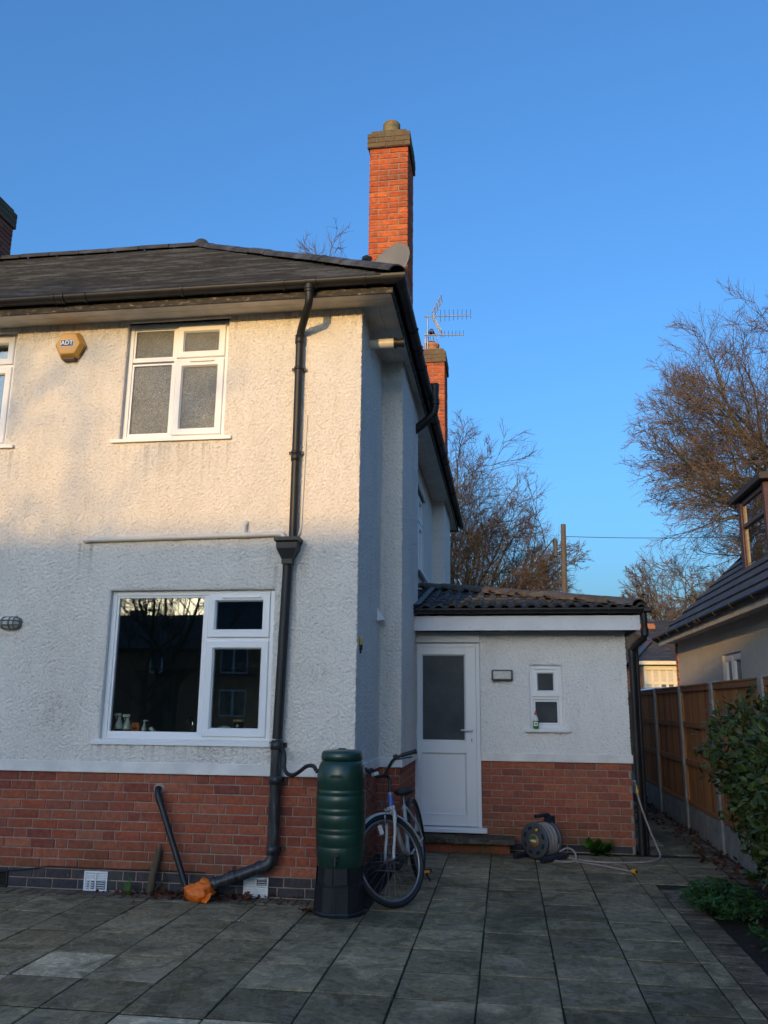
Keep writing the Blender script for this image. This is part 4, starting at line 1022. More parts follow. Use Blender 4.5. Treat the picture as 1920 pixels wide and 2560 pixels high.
M['far_brick'] = far_brick(); M['cream'] = plain('cream_paint', (.74, .66, .48), .5, var=.05); M['far_tile'] = tile_mat('far_slate', (.035, .035, .04), (.055, .055, .06), (.09, .09, .09))
M['curtain'] = plain('net_curtain', (.62, .55, .45), .9, var=.1, scale=15)
m = MB(); m.box(wx0, wx1, HY, HY+7, 0, ez); m.build('wall', M['far_brick'], bh)
ex0, ex1, ey0, ey1 = wx0-.35, wx1+.35, HY-.35, HY+7.35; rp = .72; hh = (ey1-ey0)/2*rp
m = MB(); zr = ez+.02
A, B_, C_, D_ = (ex0,ey0,zr), (ex1,ey0,zr), (ex1,ey1,zr), (ex0,ey1,zr); mid = (ey0+ey1)/2; hw = (ey1-ey0)/2
ra, rb = (ex0+hw,mid,zr+hh), (ex1-hw,mid,zr+hh)
m.add([A,B_,C_,D_,ra,rb], [(0,1,5,4), (1,2,5), (2,3,4,5), (3,0,4), (0,3,2,1)]); br = m.build('roof', M['far_tile'], bh)
# the front bay carries its own hipped roof
bx0, bx1 = px(1614,1700,Y=HY-.7).x, px(1705,1700,Y=HY-.7).x
gx0_, gx1_ = ex0, px(1720,1657,Y=HY-1.1).x
ap = px(1632,1602,Y=HY+.9)
m = MB(); zf = ez+.03; yf = HY-1.1
m.add([(gx0_,yf,zf), (gx1_+.8,yf,zf), (ap.x,HY+1.6,ap.z), (gx0_,HY+4.2,ap.z+1.2), (gx1_+.8,HY+4.2,ap.z+1.2), (gx0_,HY+4.2,zf), (gx1_+.8,HY+4.2,zf)], [(0,1,2), (0,2,3,5), (1,6,4,2), (2,4,3)]); m.build('bay_roof', M['far_tile'], bh)
m = MB(); m.bar((gx0_,yf,zf+.03), (ap.x,HY+1.6,ap.z+.04), .22, .10); m.bar((ap.x,HY+1.6,ap.z+.04), (gx1_+.8,yf,zf+.03), .22, .10); m.bar((ap.x,HY+1.6,ap.z+.04), (gx0_,HY+4.2,ap.z+1.24), .22, .1); m.build('hip_tiles', M['hardwood'], br)
m = MB(); m.box(gx0_, gx1_+.8, yf+.02, yf+.06, ez-.12, ez+.03); m.box(gx0_+.1, gx1_+.7, yf+.06, HY, ez-.02, ez+.02); m.build('fascia', M['cream'], bh)
bz0 = px(1650,1716,Y=HY-.7).z-.9; bz1 = ez-.32
m = MB(); m.box(bx0, bx1, HY-.62, HY, bz0-1.2, bz0); m.build('bay_base', M['far_brick'], bh)
bay = link('bay_window', None, bh); m = MB(); m.box(bx0-.06, bx1+.06, HY-.74, HY, bz1, bz1+.16); m.box(bx0-.03, bx1+.03, HY-.70, HY, bz0-.06, bz0+.02)
nn = 5; ww = (bx1-bx0)/nn; tz = bz0+(bz1-bz0)*.66
for i in range(nn+1): m.box(bx0+i*ww-.05, bx0+i*ww+.05, HY-.68, HY-.56, bz0, bz1)
m.box(bx0, bx1, HY-.675, HY-.57, tz-.05, tz+.05); m.box(bx0-.02, bx0+.04, HY-.56, HY, bz0, bz1); m.box(bx1-.04, bx1+.02, HY-.56, HY, bz0, bz1); m.build('frame', M['cream'], bay)
for i in range(nn):
    for a_, c_ in ((bz0, tz-.05), (tz+.05, bz1)):
        m = MB(); m.box(bx0+i*ww+.05, bx0+(i+1)*ww-.05, HY-.63, HY-.62, a_, c_)
        m.build('pane', M['obscure_fine'] if (c_ < bz1 and i in (2, 3)) else M['curtain'], bay)
cx_ = px(1614,1590,Y=HY+3.5); m = MB(); m.box(cx_.x-.45, cx_.x+.35, HY+3.2, HY+4.2, ez+1, cx_.z+.55); k = m.build('chimney', M['far_brick'], bh)
m = MB(); m.box(cx_.x-.50, cx_.x+.40, HY+3.15, HY+4.25, cx_.z+.30, cx_.z+.48); m.build('chimney_cap', M['far_brick'], k)
low = thing('low_house', 'low brown brick house across the street beyond the annexe', 'house')
m = MB(); m.box(-12, 4.6, 31.5, 38, 0, 3.1); m.build('wall', M['far_brick'], low)
m = MB(); m.add([(-12.3,31.1,3.0), (4.9,31.1,3.0), (4.9,38.4,3.0), (-12.3,38.4,3.0), (-9,34.7,5.3), (1.6,34.7,5.3)], [(0,1,5,4), (1,2,5), (2,3,4,5), (3,0,4)]); m.build('roof', M['far_tile'], low)
for x in (-9.5, -5.5, -1.5, 2.5):
    w_ = link('window', None, low); m = MB(); m.box(x-.75, x+.75, 31.44, 31.5, .9, 2.2); m.build('frame', M['upvc'], w_)
    for k in (-.68, .04): m = MB(); m.box(x+k, x+k+.64, 31.42, 31.438, .97, 2.13); m.build('pane', M['obscure_fine'], w_)
# parked van between fence and house: only its roof shows
van = thing('parked_van', 'pale grey rounded vehicle roof showing above the timber fence', 'van', (0,0,0))
vc = px(1660,1718,Y=21.0); 
M['van_paint'] = plain('grey_vehicle_paint', (.36, .36, .38), .3, var=.04, coat=.6); 
m = MB(); vx, vz = vc.x, vc.z; K = 14; hw_ = .98; rows = []
secs = [(20.0,.72), (20.25,.92), (20.8,1.0), (23.6,1.0), (24.1,.95), (24.6,.55), (25.2,.50)]
for (yy, kz) in secs:
    ring = []
    for i in range(K+1):
        t = i/K*2-1; zt_ = (.55+(vz-.55)*kz) if kz > .6 else .55+(vz-.55)*kz
        ring.append((vx+hw_*math.copysign(abs(t)**.8, t), yy, zt_-.22*abs(t)**2.2*(1 if kz > .6 else .4)))
    ring += [(vx+hw_,yy,.35), (vx-hw_,yy,.35)]; rows.append(ring)
n_ = K+3; vs = [v for r_ in rows for v in r_]
m.add(vs, [(a_*n_+i, a_*n_+(i+1) % n_, (a_+1)*n_+(i+1) % n_, (a_+1)*n_+i) for a_ in range(len(secs)-1) for i in range(n_)], True); m.add(rows[0], [tuple(range(n_))]); m.add(rows[-1], [tuple(range(n_))[::-1]])
m.build('body', M['van_paint'], van)
for sx_ in (-1, 1):
    for yy in (20.8, 24.2):
        w_ = MB(); w_.lathe([(.20,-.09), (.31,-.09), (.33,-.05), (.33,.05), (.31,.09), (.20,.09)], (vx+sx_*.92,yy,.28), 20, 'X'); wh = w_.build('wheel', M['rubber'], van)
m = MB(); m.quad((vx-.8,19.99,vz-.75), (vx+.8,19.99,vz-.75), (vx+.7,20.05,vz-.32), (vx-.7,20.05,vz-.32)); m.build('rear_window', M['glass'], van)

# ================================================================== telegraph pole and wire
pb, ptp = px(1404,1480,Y=27), px(1408,1311,Y=27)
tp = thing('telegraph_pole', 'weathered wooden telegraph pole with small black junction box', 'pole', (pb.x, 27, 0))
M['polewood'] = wood_mat('weathered_pole', [(.11, .09, .07), (.125, .10, .078)], (.06, .048, .036))
m = MB(); m.tube([(pb.x-pb.x,0,0), (ptp.x-pb.x,0,ptp.z)], [.13,.10], 14); m.build('shaft', M['polewood'], tp)
m = MB(); m.box(-.26, -.11, -.12, .10, ptp.z-1.35, ptp.z-.62); m.build('junction_box', M['black'], tp, .02)
m = MB(); m.tube([(-.14,-.13,ptp.z-1.35), (-.12,-.16,ptp.z-2.0), (-.1,-.17,ptp.z-4)], .02, 6); m.build('cable_riser', M['black'], tp)
wire = []
a_, b_ = Vector((ptp.x, 27, ptp.z-.5)), Vector((16.5, 25.5, 8.1))
for i in range(17):
    t = i/16; q = a_.lerp(b_, t); q.z -= 4*.22*t*(1-t); wire.append(q)
m = MB(); m.tube(wire, .013, 5); tag(m.build('overhead_wire', M['black']), 'thin dark overhead wire running from telegraph pole to bare trees', 'wire')
# ================================================================== bare winter trees
def bark_mat(name, a, b_, c):
    m, nt, b = nodes(name); p = pos(nt)
    col = ramp(nt, noise(nt, p, 3.5, 5, .65), [(.3, a), (.5, b_), (.72, c)]).outputs[0]
    nt.links.new(col, b.inputs['Base Color']); b.inputs['Roughness'].default_value = .9; b.inputs['Specular IOR Level'].default_value = .2; return m
M['bark'] = bark_mat('mossy_bark', (.06, .052, .036), (.115, .10, .065), (.18, .16, .11))
M['twig'] = bark_mat('winter_twigs', (.11, .078, .068), (.17, .125, .105), (.22, .17, .14))
def unit(a): return a/np.maximum(np.linalg.norm(a, axis=-1, keepdims=True), 1e-9)
def sprout(P, R, rg, n, t0, ang, lr, segs, wob, up, rr, rmin, outw=0.0, env=None, t1=1.0):
    """children of a batch of branches"""
    Np, K1, _ = P.shape; K = K1-1
    t = (np.arange(n)[None, :]+rg.random((Np, n)))/n*(t1-t0)+t0
    x = np.clip(t*K, 0, K-1e-4); i = x.astype(int); fr = (x-i)[..., None]; ii = np.arange(Np)[:, None]
    st = P[ii, i]*(1-fr)+P[ii, i+1]*fr; tan = unit(P[ii, i+1]-P[ii, i])
    r0 = (R[ii, i]*(1-fr[..., 0])+R[ii, i+1]*fr[..., 0])
    L = np.linalg.norm(np.diff(P, axis=1), axis=2).sum(1)[:, None]*lr*(1.15-.6*t)*rg.uniform(.65, 1.25, (Np, n))
    st = st.reshape(-1, 3); tan = tan.reshape(-1, 3); L = L.ravel(); r0 = r0.ravel(); M_ = len(st)
    a = unit(np.cross(tan, unit(rg.normal(size=(M_, 3))))); th = np.radians(rg.normal(ang, ang*.22, M_))[:, None]
    d = unit(tan*np.cos(th)+a*np.sin(th)+np.array([0, 0, up*.6]))
    if outw:
        o = st.copy(); o[:, 2] = 0; d = unit(d+unit(o)*outw)
    Q = np.empty((M_, segs+1, 3)); Q[:, 0] = st; cur = d
    for k in range(segs):
        Q[:, k+1] = Q[:, k]+cur*(L/segs)[:, None]
        cur = unit(cur+rg.normal(size=(M_, 3))*wob+np.array([0, 0, up]))
    if env is not None:                      # keep the crown inside its own outline
        s = env(Q[:, -1]); Q = Q[:, :1]+(Q-Q[:, :1])*s[:, None, None]
    rad0 = np.maximum(r0*rr, rmin); f = np.linspace(1, .18, segs+1)
    return Q, np.maximum(rad0[:, None]*f[None, :], rmin*.35)
def skin(P, R, n):
    """tubes round a batch of polylines -> verts, quads"""
    Nb, K1, _ = P.shape; T = np.empty_like(P); T[:, 1:-1] = P[:, 2:]-P[:, :-2]; T[:, 0] = P[:, 1]-P[:, 0]; T[:, -1] = P[:, -1]-P[:, -2]; T = unit(T)
    ref = np.where(np.abs(T[:, :1, 2:3]) < .9, np.array([0, 0, 1.]), np.array([1., 0, 0])); u = unit(np.cross(T, ref)); w = np.cross(T, u)
    th = np.arange(n)*2*np.pi/n
    V = P[:, :, None, :]+(u[:, :, None, :]*np.cos(th)[None, None, :, None]+w[:, :, None, :]*np.sin(th)[None, None, :, None])*R[:, :, None, None]
    idx = np.arange(Nb*K1*n).reshape(Nb, K1, n); a = idx[:, :-1]; b = idx[:, 1:]
    F_ = np.stack([a, np.roll(a, -1, 2), np.roll(b, -1, 2), b], -1).reshape(-1, 4)
    return V.reshape(-1, 3), F_
def join(parts):
    vs, fs, n = [], [], 0
    for v, f in parts: vs.append(v); fs.append(f+n); n += len(v)
    return np.concatenate(vs), np.concatenate(fs)
def tree_meshes(seed, H, r0, fork, lean, centre, radii, counts, spread=50, lift=.10, twig=.006, limb_t0=.3, wob=.16):
    rg = np.random.default_rng(seed); K = 10
    tr = np.zeros((1, K+1, 3)); z = np.linspace(0, H*fork, K+1); tr[0, :, 2] = z
    tr[0, :, 0] = lean[0]*(z/z[-1])**1.5+np.cumsum(rg.normal(0, .02*H/18, K+1)); tr[0, :, 1] = lean[1]*(z/z[-1])**1.5+np.cumsum(rg.normal(0, .02*H/18, K+1)); tr[0, 0, :2] = 0
    R0 = (r0*np.linspace(1.15, .62, K+1))[None, :]
    c, rd = np.array(centre), np.array(radii)
    def env(tip):
        q = np.linalg.norm((tip-c)/rd, axis=1); lim = 1.0+rg.normal(0, .07, len(q)); return np.where(q > lim, np.maximum(.25, lim/np.maximum(q, 1e-6))**1.3, 1.0)
    n1, n2, n3, n4, n5, n6 = counts
    L1, r1 = sprout(tr, R0, rg, n1, limb_t0, spread, H*(1-fork)/(H*fork)*1.25, 9, wob*.8, lift, .44, twig*3, .15, env)
    L2, r2 = sprout(L1, r1, rg, n2, .22, 42, .58, 7, wob, lift*.5, .5, twig*2.6, .12, env)
    L3, r3 = sprout(L2, r2, rg, n3, .2, 42, .55, 6, wob*1.1, lift*.35, .5, twig*1.8, .06, env)
    L4, r4 = sprout(L3, r3, rg, n4, .15, 38, .62, 4, wob*.9, lift*.4, .5, twig*1.3, .05, env)
    L5, r5 = sprout(L4, r4, rg, n5, .1, 34, .85, 3, wob*.8, lift*.5, .55, twig, 0.04, env)
    parts = [skin(L1, r1, 7), skin(L2, r2, 5), skin(L3, r3, 4)]; tw = [skin(L4, r4, 3), skin(L5, r5, 3)]
    if n6:
        L6, r6 = sprout(L5, r5, rg, n6, .2, 36, .6, 2, wob, lift, .7, twig*.8, 0, None); tw.append(skin(L6, r6, 3))
    vt, ft = skin(tr, R0, 12); vb, fb = join(parts); vw, fw = join(tw)
    me_t = arr_mesh('trunk', vt, ft, M['bark'], True)
    v = np.concatenate([vb, vw]); f = np.concatenate([fb, fw+len(vb)])
    me_c = arr_mesh('crown', v, f, M['bark'], False); me_c.materials.append(M['twig'])
    mi = np.zeros(len(f), dtype=np.int32); mi[len(fb):] = 1; me_c.polygons.foreach_set('material_index', mi)
    return me_t, me_c
def tree(meshes, loc, rz, label, scale=1, group='bare winter trees'):
    T = thing('bare_tree', label, 'tree', loc, (0, 0, rz), group); T.scale = (scale,)*3
    link('trunk', meshes[0], T); link('crown', meshes[1], T); return T
# wide crown behind the house, seen between roof and pole
t1 = tree_meshes(5, 19.0, .40, .36, (.2, 0), (0, 0, 10.2), (6.0, 6.0, 8.2), (26, 9, 7, 5, 4, 0), 50, .045, .0095, .30, .10)
tree(t1, (-1.5, 36.0, 0), 0.4, 'broad bare tree standing directly behind the white house')
# tall old tree beyond the bungalow
t2 = tree_meshes(21, 26, .55, .42, (0, 0), (0, 0, 14.0), (8.0, 8.0, 13.6), (28, 10, 8, 5, 4, 0), 56, .03, .0098, .38, .11)
tree(t2, (15.9, 32.0, 0), 1.1, 'tall spreading bare tree towering over the bungalow dormer')
# lower, rounder one between them
t3 = tree_meshes(33, 11.5, .26, .34, (0, 0), (0, 0, 6.5), (3.3, 3.3, 4.6), (16, 8, 7, 5, 4, 0), 44, .06, .0105, .35, .10)
tree(t3, (11.6, 44.0, 0), 0, 'smaller rounded bare tree behind the brick house roof')
# one whose top twigs just clear the house roof
t4 = tree_meshes(41, 15.5, .24, .5, (0, 0), (0, 0, 10.6), (2.6, 2.6, 5.6), (12, 6, 6, 5, 3, 0), 34, .12, .008, .4)
tree(t4, (-4.35, 18.0, 0), 2.0, 'bare tree whose top twigs clear the white house ridge', 1.10)

# ================================================================== what stands behind the photographer: the houses whose roof line shades the wall
M['terr_brick'] = M['far_brick']
def terrace_house(x0, x1, y, label, ez_=5.1, rz_=7.95):
    """brick house facing the garden; ridge parallel to x"""
    T = thing('terraced_house', label, 'house', (0,0,0), group='houses facing the garden')
    dp_ = 7.4
    m = MB(); m.box(x0, x1, y-dp_, y, 0, ez_)
    m.add([(x0,y,ez_), (x0,y-dp_,ez_), (x0,y-dp_/2,rz_-.05), (x1,y,ez_), (x1,y-dp_,ez_), (x1,y-dp_/2,rz_-.05)], [(0,1,2), (3,5,4)])
    m.build('wall', M['terr_brick'], T, fix=True)
    m = MB(); e = .35
    m.add([(x0-.02,y+e,ez_-.2), (x1+.02,y+e,ez_-.2), (x1+.02,y-dp_/2,rz_), (x0-.02,y-dp_/2,rz_), (x0-.02,y-dp_-e,ez_-.2), (x1+.02,y-dp_-e,ez_-.2)], [(0,1,2,3), (3,2,5,4)])
    R_ = m.build('roof', M['far_tile'], T)
    cx0 = x0+.4
    m = MB(); m.box(cx0, cx0+.9, y-dp_/2-.5, y-dp_/2+.5, 6.5, 8.6) if False else m.box(cx0, cx0+.9, y-dp_-.1, y-dp_+.5, 4.2, 6.9); m.build('chimney', M['terr_brick'], T)
    n = 2; ww = (x1-x0)/n
    for i in range(n):
        for z in (.9, 2.95):
            xc = x0+ww*(i+.5)
            if z < 1 and i == 1:
                d = MB(); d.box(xc-.45, xc+.45, y, y+.03, 0, 2.05); d.build('door', M['maroon'], T); continue
            w_ = link('window', None, T); f = MB(); f.box(xc-.65, xc+.65, y+.001, y+.04, z, z+1.25); f.build('frame', M['upvc'], w_)
            for k in (-.6, .04):
                p_ = MB(); p_.box(xc+k, xc+k+.56, y+.041, y+.045, z+.07, z+1.18); p_.build('pane', M['obscure_fine'], w_)
    return T
_tx = [-44, -36.5, -29, -21.5, -14, -6.5, 1.0, 8.5, 16]
_words = ['with maroon door in the row', 'second along the row', 'third along the row', 'fourth along the row', 'fifth along the row', 'sixth along the row', 'seventh along the row', 'last in the row']
for i in range(len(_tx)-1): terrace_house(_tx[i], _tx[i+1], -33.6, 'red brick terraced house facing the garden, '+_words[i], *((5.1, 7.95) if _tx[i] >= -14 else (4.3, 6.25)))
t5 = tree_meshes(52, 11.5, .22, .3, (.3, 0), (0, 0, 6.6), (3.6, 3.6, 4.8), (8, 5, 5, 4, 3, 0), 42, .08, .0085, .4)
tree(t5, (-11.4, -24.0, 0), 0.7, 'bare garden tree whose shadow dapples the white wall', 1.05, 'bare garden trees')
tree(t5, (-9.4, -17.0, 0), 4.0, 'bare garden tree mirrored in the kitchen window', .64, 'bare garden trees')
# ================================================================== plants
def leaf_mat(name, a, b_, c, gloss=.4, trans=.0):
    m, nt, b = nodes(name); p = pos(nt)
    r = noise(nt, p, 7, 3, .7)
    col = ramp(nt, r, [(.3, a), (.52, b_), (.75, c)]).outputs[0]
    col = mixc(nt, .4, col, ramp(nt, orand(nt), [(0, (.6, .6, .6)), (1, (1.4, 1.35, 1.2))]).outputs[0], 'MULTIPLY')
    nt.links.new(col, b.inputs['Base Color']); b.inputs['Roughness'].default_value = gloss; b.inputs['Specular IOR Level'].default_value = .22
    if trans: b.inputs['Subsurface Weight'].default_value = 0
    return m
M['laurel'] = leaf_mat('glossy_hedge_leaf', (.022, .036, .006), (.055, .075, .012), (.13, .14, .026), .38)
M['herb'] = leaf_mat('herb_leaf', (.016, .055, .014), (.034, .095, .024), (.06, .13, .035), .55)
M['weed'] = leaf_mat('weed_leaf', (.028, .085, .012), (.055, .14, .020), (.08, .18, .03), .5)
M['deadleaf'] = leaf_mat('dead_leaf', (.045, .016, .010), (.10, .035, .018), (.16, .07, .035), .8)
M['stem'] = plain('brown_stem', (.07, .05, .03), .9, var=.3)
def leaf_shape(l, w, fold=.25, curl=.12):
    """blade with a folded midrib: 3 stations, points along +x"""
    st = [(0,.0), (.28,.85), (.62,1.0), (1.0,.0)]
    vs = []
    for t, k in st: vs += [(t*l, -k*w/2, -curl*l*t*t+fold*k*w/2), (t*l, 0, -curl*l*t*t), (t*l, k*w/2, -curl*l*t*t+fold*k*w/2)]
    fs = [(0+3*i, 3+3*i, 4+3*i, 1+3*i) for i in range(3)]+[(1+3*i, 4+3*i, 5+3*i, 2+3*i) for i in range(3)]
    return np.array(vs), np.array(fs)
def orient(dirs, normals):
    x = unit(dirs); y = unit(np.cross(normals, x)); z = np.cross(x, y); return np.stack([x, y, z], -1)
def leaf_cloud(name, pts, dirs, norms, sizes, mat, shape):
    V, F_ = shape; Rm = orient(dirs, norms); n = len(pts)
    W = np.einsum('nij,kj->nki', Rm, V)*sizes[:, None, None]+pts[:, None, :]
    F2 = (F_[None]+np.arange(n)[:, None, None]*len(V)).reshape(-1, F_.shape[1])
    return arr_mesh(name, W.reshape(-1, 3), F2, mat)
# --- clipped evergreen shrub against the fence: lumps of leaves round a twiggy frame
sh = thing('evergreen_shrub', 'clipped glossy evergreen shrub growing against the timber fence', 'shrub', (0,0,0))
rg = np.random.default_rng(3)
lumps = [((c_[0]+.07, c_[1], c_[2]), r_) for c_, r_ in [((3.20,.62,1.10), (.40,.62,.44)), ((3.16,.10,1.18), (.42,.62,.42)), ((3.24,.40,.78), (.34,.6,.36)), ((3.16,-.35,1.05), (.42,.55,.46)), ((3.22,-.80,1.02), (.46,.6,.50)), ((3.25,.05,.62), (.30,.5,.32)), ((3.22,-.45,.58), (.30,.45,.34)), ((3.10,-1.2,.9), (.45,.5,.5)), ((3.28,.30,.40), (.20,.34,.24))]]
P_, Nn = [], []
for (c_, r_) in lumps:
    n_ = 950; d = unit(rg.normal(size=(n_, 3))); k = rg.uniform(.62, 1.05, n_)**.5
    P_.append(np.array(c_)+d*np.array(r_)*k[:, None]*(1+.10*np.sin(d[:, :1]*9+d[:, 1:2]*7)+.08*rg.normal(size=(n_, 1)))); Nn.append(d)
P_ = np.concatenate(P_); Nn = np.concatenate(Nn)
keep = (P_[:, 0] < 3.47) & (P_[:, 2] > .12); P_, Nn = P_[keep], Nn[keep]
dr = unit(Nn*.55+rg.normal(size=Nn.shape)*.55+np.array([0,0,.25])); nn_ = unit(Nn+np.array([-.15,-.35,.8])+rg.normal(size=Nn.shape)*.45)
sz = rg.uniform(.042, .082, len(P_)); shp = leaf_shape(1, .48, .3, .15)
front = (P_[:, 1]*-.6-P_[:, 0]*.8+Nn[:, 1]*-.3-Nn[:, 0]*.3); order = np.argsort(-front)
big = order[:900:4][:220]; rest = np.setdiff1d(np.arange(len(P_)), big)
tag(link('foliage', leaf_cloud('foliage', P_[rest], dr[rest], nn_[rest], sz[rest], M['laurel'], shp), sh), kind='stuff')
lm_ = arr_mesh('leaf', shp[0], shp[1], M['laurel'])
Rm = orient(dr[big], nn_[big])
for i, q in enumerate(big):
    o = link('leaf', lm_, sh); mt = Matrix(Rm[i].tolist()).to_4x4(); mt.translation = Vector(P_[q].tolist())
    o.matrix_local = mt @ Matrix.Scale(float(sz[q])*1.12, 4)
m = MB()
for i in range(26):
    y = random.uniform(-1.1,.7); x = random.uniform(3.2,3.4); m.tube([(3.33,y*.7,0), (x,y*.9,.35), (x-random.uniform(0,.3),y+random.uniform(-.2,.2),random.uniform(.7,1.3))], [.012,.009,.004], 5)
m.build('stems', M['stem'], sh)
# --- low feathery plant spilling over the edging
def bushy(name, label, cat, cx, cy, rx, ry, h, n, mat, shape, smin, smax, seed, lobes=9):
    T = thing(name, label, cat, (cx, cy, 0)); g_ = np.random.default_rng(seed)
    ns = max(8, n//28); A = g_.uniform(0, 2*np.pi, ns); rr = np.sqrt(g_.random(ns))
    tips = np.stack([np.cos(A)*rr*rx, np.sin(A)*rr*ry, h*(1-.55*rr**2)*g_.uniform(.6, 1.1, ns)], 1)
    P, Dd, Nr = [], [], []; m = MB()
    for k in range(ns):
        b0 = tips[k]*np.array([.45,.45,0]); midp = (b0+tips[k])/2+np.array([0,0,.03])
        m.tube([tuple(b0), tuple(midp), tuple(tips[k])], [.003,.0025,.0015], 4, cap=False)
        t = g_.random((28, 1))**.7; q = b0*(1-t)**2+2*midp*t*(1-t)+tips[k]*t*t; P.append(q+g_.normal(size=q.shape)*.012)
        dd = unit(g_.normal(size=(28, 3))*np.array([1,1,.4])+np.array([0,0,.25])); Dd.append(dd); Nr.append(unit(np.array([0,0,1])+g_.normal(size=(28, 3))*.45))
    P = np.concatenate(P); me = leaf_cloud('foliage', P, np.concatenate(Dd), np.concatenate(Nr), g_.uniform(smin, smax, len(P)), mat, shape)
    tag(link('foliage', me, T), kind='stuff'); m.build('stems', M['stem'], T); return T
bushy('low_plant', 'low feathery green plant spilling over the brick edging', 'plant', 2.83, .18, .30, .60, .20, 2600, M['herb'], leaf_shape(1, .34, .2, .1), .03, .062, 4)
bushy('low_plant', 'sparse dark green plant in the soil beside the shrub', 'plant', 3.0, -.95, .28, .45, .16, 900, M['herb'], leaf_shape(1, .4, .2, .1), .03, .06, 14)
bushy('seedling', 'tiny green seedling in leaf litter below fence', 'plant', 3.40, 1.45, .07, .16, .08, 140, M['weed'], leaf_shape(1, .45, .2, .1), .02, .04, 24)
# --- rosette weed at the foot of the annexe wall
wd = thing('dock_weed', 'leafy green weed rooted at the base of the annexe bricks', 'weed', (2.16, 2.60, 0))
wshape = leaf_shape(1, .5, .18, .12); V, F_ = wshape
wm = arr_mesh('leaf', V, F_, M['weed'])
for i in range(30):
    az = random.uniform(math.pi*.9, math.pi*2.1); el = random.uniform(-.05, .9) if i > 5 else random.uniform(.7, 1.25)
    l = random.uniform(.13, .24)
    o = link('leaf', wm, wd, (random.uniform(-.09,.09), random.uniform(-.03,.03), random.uniform(.0,.03)), (random.uniform(-.5,.5), -el, az), (l, l, l))
# --- bulb shoots, stump and leaf litter by the house wall
bs = thing('bulb_shoots', 'clump of short green bulb shoots beside the cut stump', 'plant', (-1.80, -.10, 0))
for i in range(11):
    a = random.uniform(0, 6.28); r_ = random.uniform(0, .05); h = random.uniform(.07, .15); x, y = r_*math.cos(a), r_*math.sin(a); lx = random.uniform(-.03,.03)
    m = MB(); m.add([(x-.006,y,0), (x+.006,y,0), (x+.006+lx*.4,y-.003,h*.6), (x-.006+lx*.4,y-.003,h*.6), (x+lx,y,h)], [(0,1,2,3), (3,2,4)]); m.build('shoot', M['weed'], bs)
st = thing('cut_stump', 'thin dead cut stump standing against the brick base', 'stump', (-1.60, -.07, 0))
M['deadwood'] = wood_mat('dead_wood', [(.10, .07, .045), (.12, .085, .05)], (.05, .035, .02))
m = MB(); m.tube([(-.035,0,-.02), (-.02,.01,.15), (.0,.03,.27), (.008,.035,.33)], [.034,.030,.027,.026], 12); m.build('trunk', M['deadwood'], st)
m = MB(); m.tube([(.012,.035,.32), (.022,.04,.38)], [.016,.004], 6); m.build('snapped_spike', M['deadwood'], st)
m = MB(); m.tube([(-.02,.01,.0), (.07,.03,.12), (.06,.035,.2)], [.012,.008,.003], 6); m.build('ivy_stem', M['stem'], st)
g_ = np.random.default_rng(9); shp2 = leaf_shape(1, .75, .35, -.25)
def litter(n, fx, fy, s0, s1, label, zz=.008):
    p = np.stack([fx(n), fy(n), np.full(n, zz)+g_.random(n)*.02], 1); d = unit(g_.normal(size=(n, 3))*np.array([1,1,.25])); nr = unit(np.array([0,0,1])+g_.normal(size=(n, 3))*.5)
    return tag(link('leaf_litter', leaf_cloud('leaf_litter', p, d, nr, g_.uniform(s0, s1, n), M['deadleaf'], shp2)), label, 'leaves', kind='stuff')
litter(150, lambda n: g_.choice([-1.72,-1.45,-1.3,-.98], n)+g_.normal(0, .16, n), lambda n: -.04-np.abs(g_.normal(0, .085, n)), .025, .065, 'fallen brown leaves drifted along the foot of brick base')
litter(70, lambda n: g_.uniform(-1.7, -.3, n), lambda n: -.03-np.abs(g_.normal(0, .14, n)), .015, .045, 'scattered brown leaf scraps on slabs near orange bag')
litter(380, lambda n: 3.25+g_.uniform(-.12, .24, n), lambda n: g_.uniform(.9, 9, n), .03, .07, 'brown leaf litter lying along the foot of timber fence')
litter(120, lambda n: g_.uniform(2.75, 3.5, n), lambda n: g_.uniform(-2.6, .95, n), .02, .06, 'dead leaves lying on dark soil under the shrub')
litter(60, lambda n: g_.uniform(2.65, 3.2, n), lambda n: g_.uniform(4.6, 8, n), .03, .07, 'brown leaves heaped on the shaded side path')
litter(30, lambda n: -.25+g_.normal(0, .05, n), lambda n: -.45+g_.normal(0, .05, n), .02, .045, 'few wet leaves caught beside the water butt stand')

# --- clipped hedge along the street, at the end of the side path
hg = thing('boundary_hedge', 'dark clipped hedge closing the far end of side path', 'hedge')
n_ = 5200; g_ = np.random.default_rng(31)
P = np.stack([g_.uniform(-1.5, 7.5, n_), 15.4+g_.uniform(-.35, .35, n_), 1.45*np.sqrt(g_.random(n_))], 1); P[:, 2] *= 1+.08*np.sin(P[:, 0]*3.1)
tag(link('foliage', leaf_cloud('foliage', P, unit(g_.normal(size=(n_, 3))), unit(g_.normal(size=(n_, 3))+np.array([0,-.6,.6])), g_.uniform(.07, .13, n_), M['laurel'], leaf_shape(1, .5, .3, .15)), hg), kind='stuff')
m = MB(); m.box(-1.4, 7.4, 15.2, 15.6, 0, 1.25); m.build('inner_growth', M['soil'], hg)

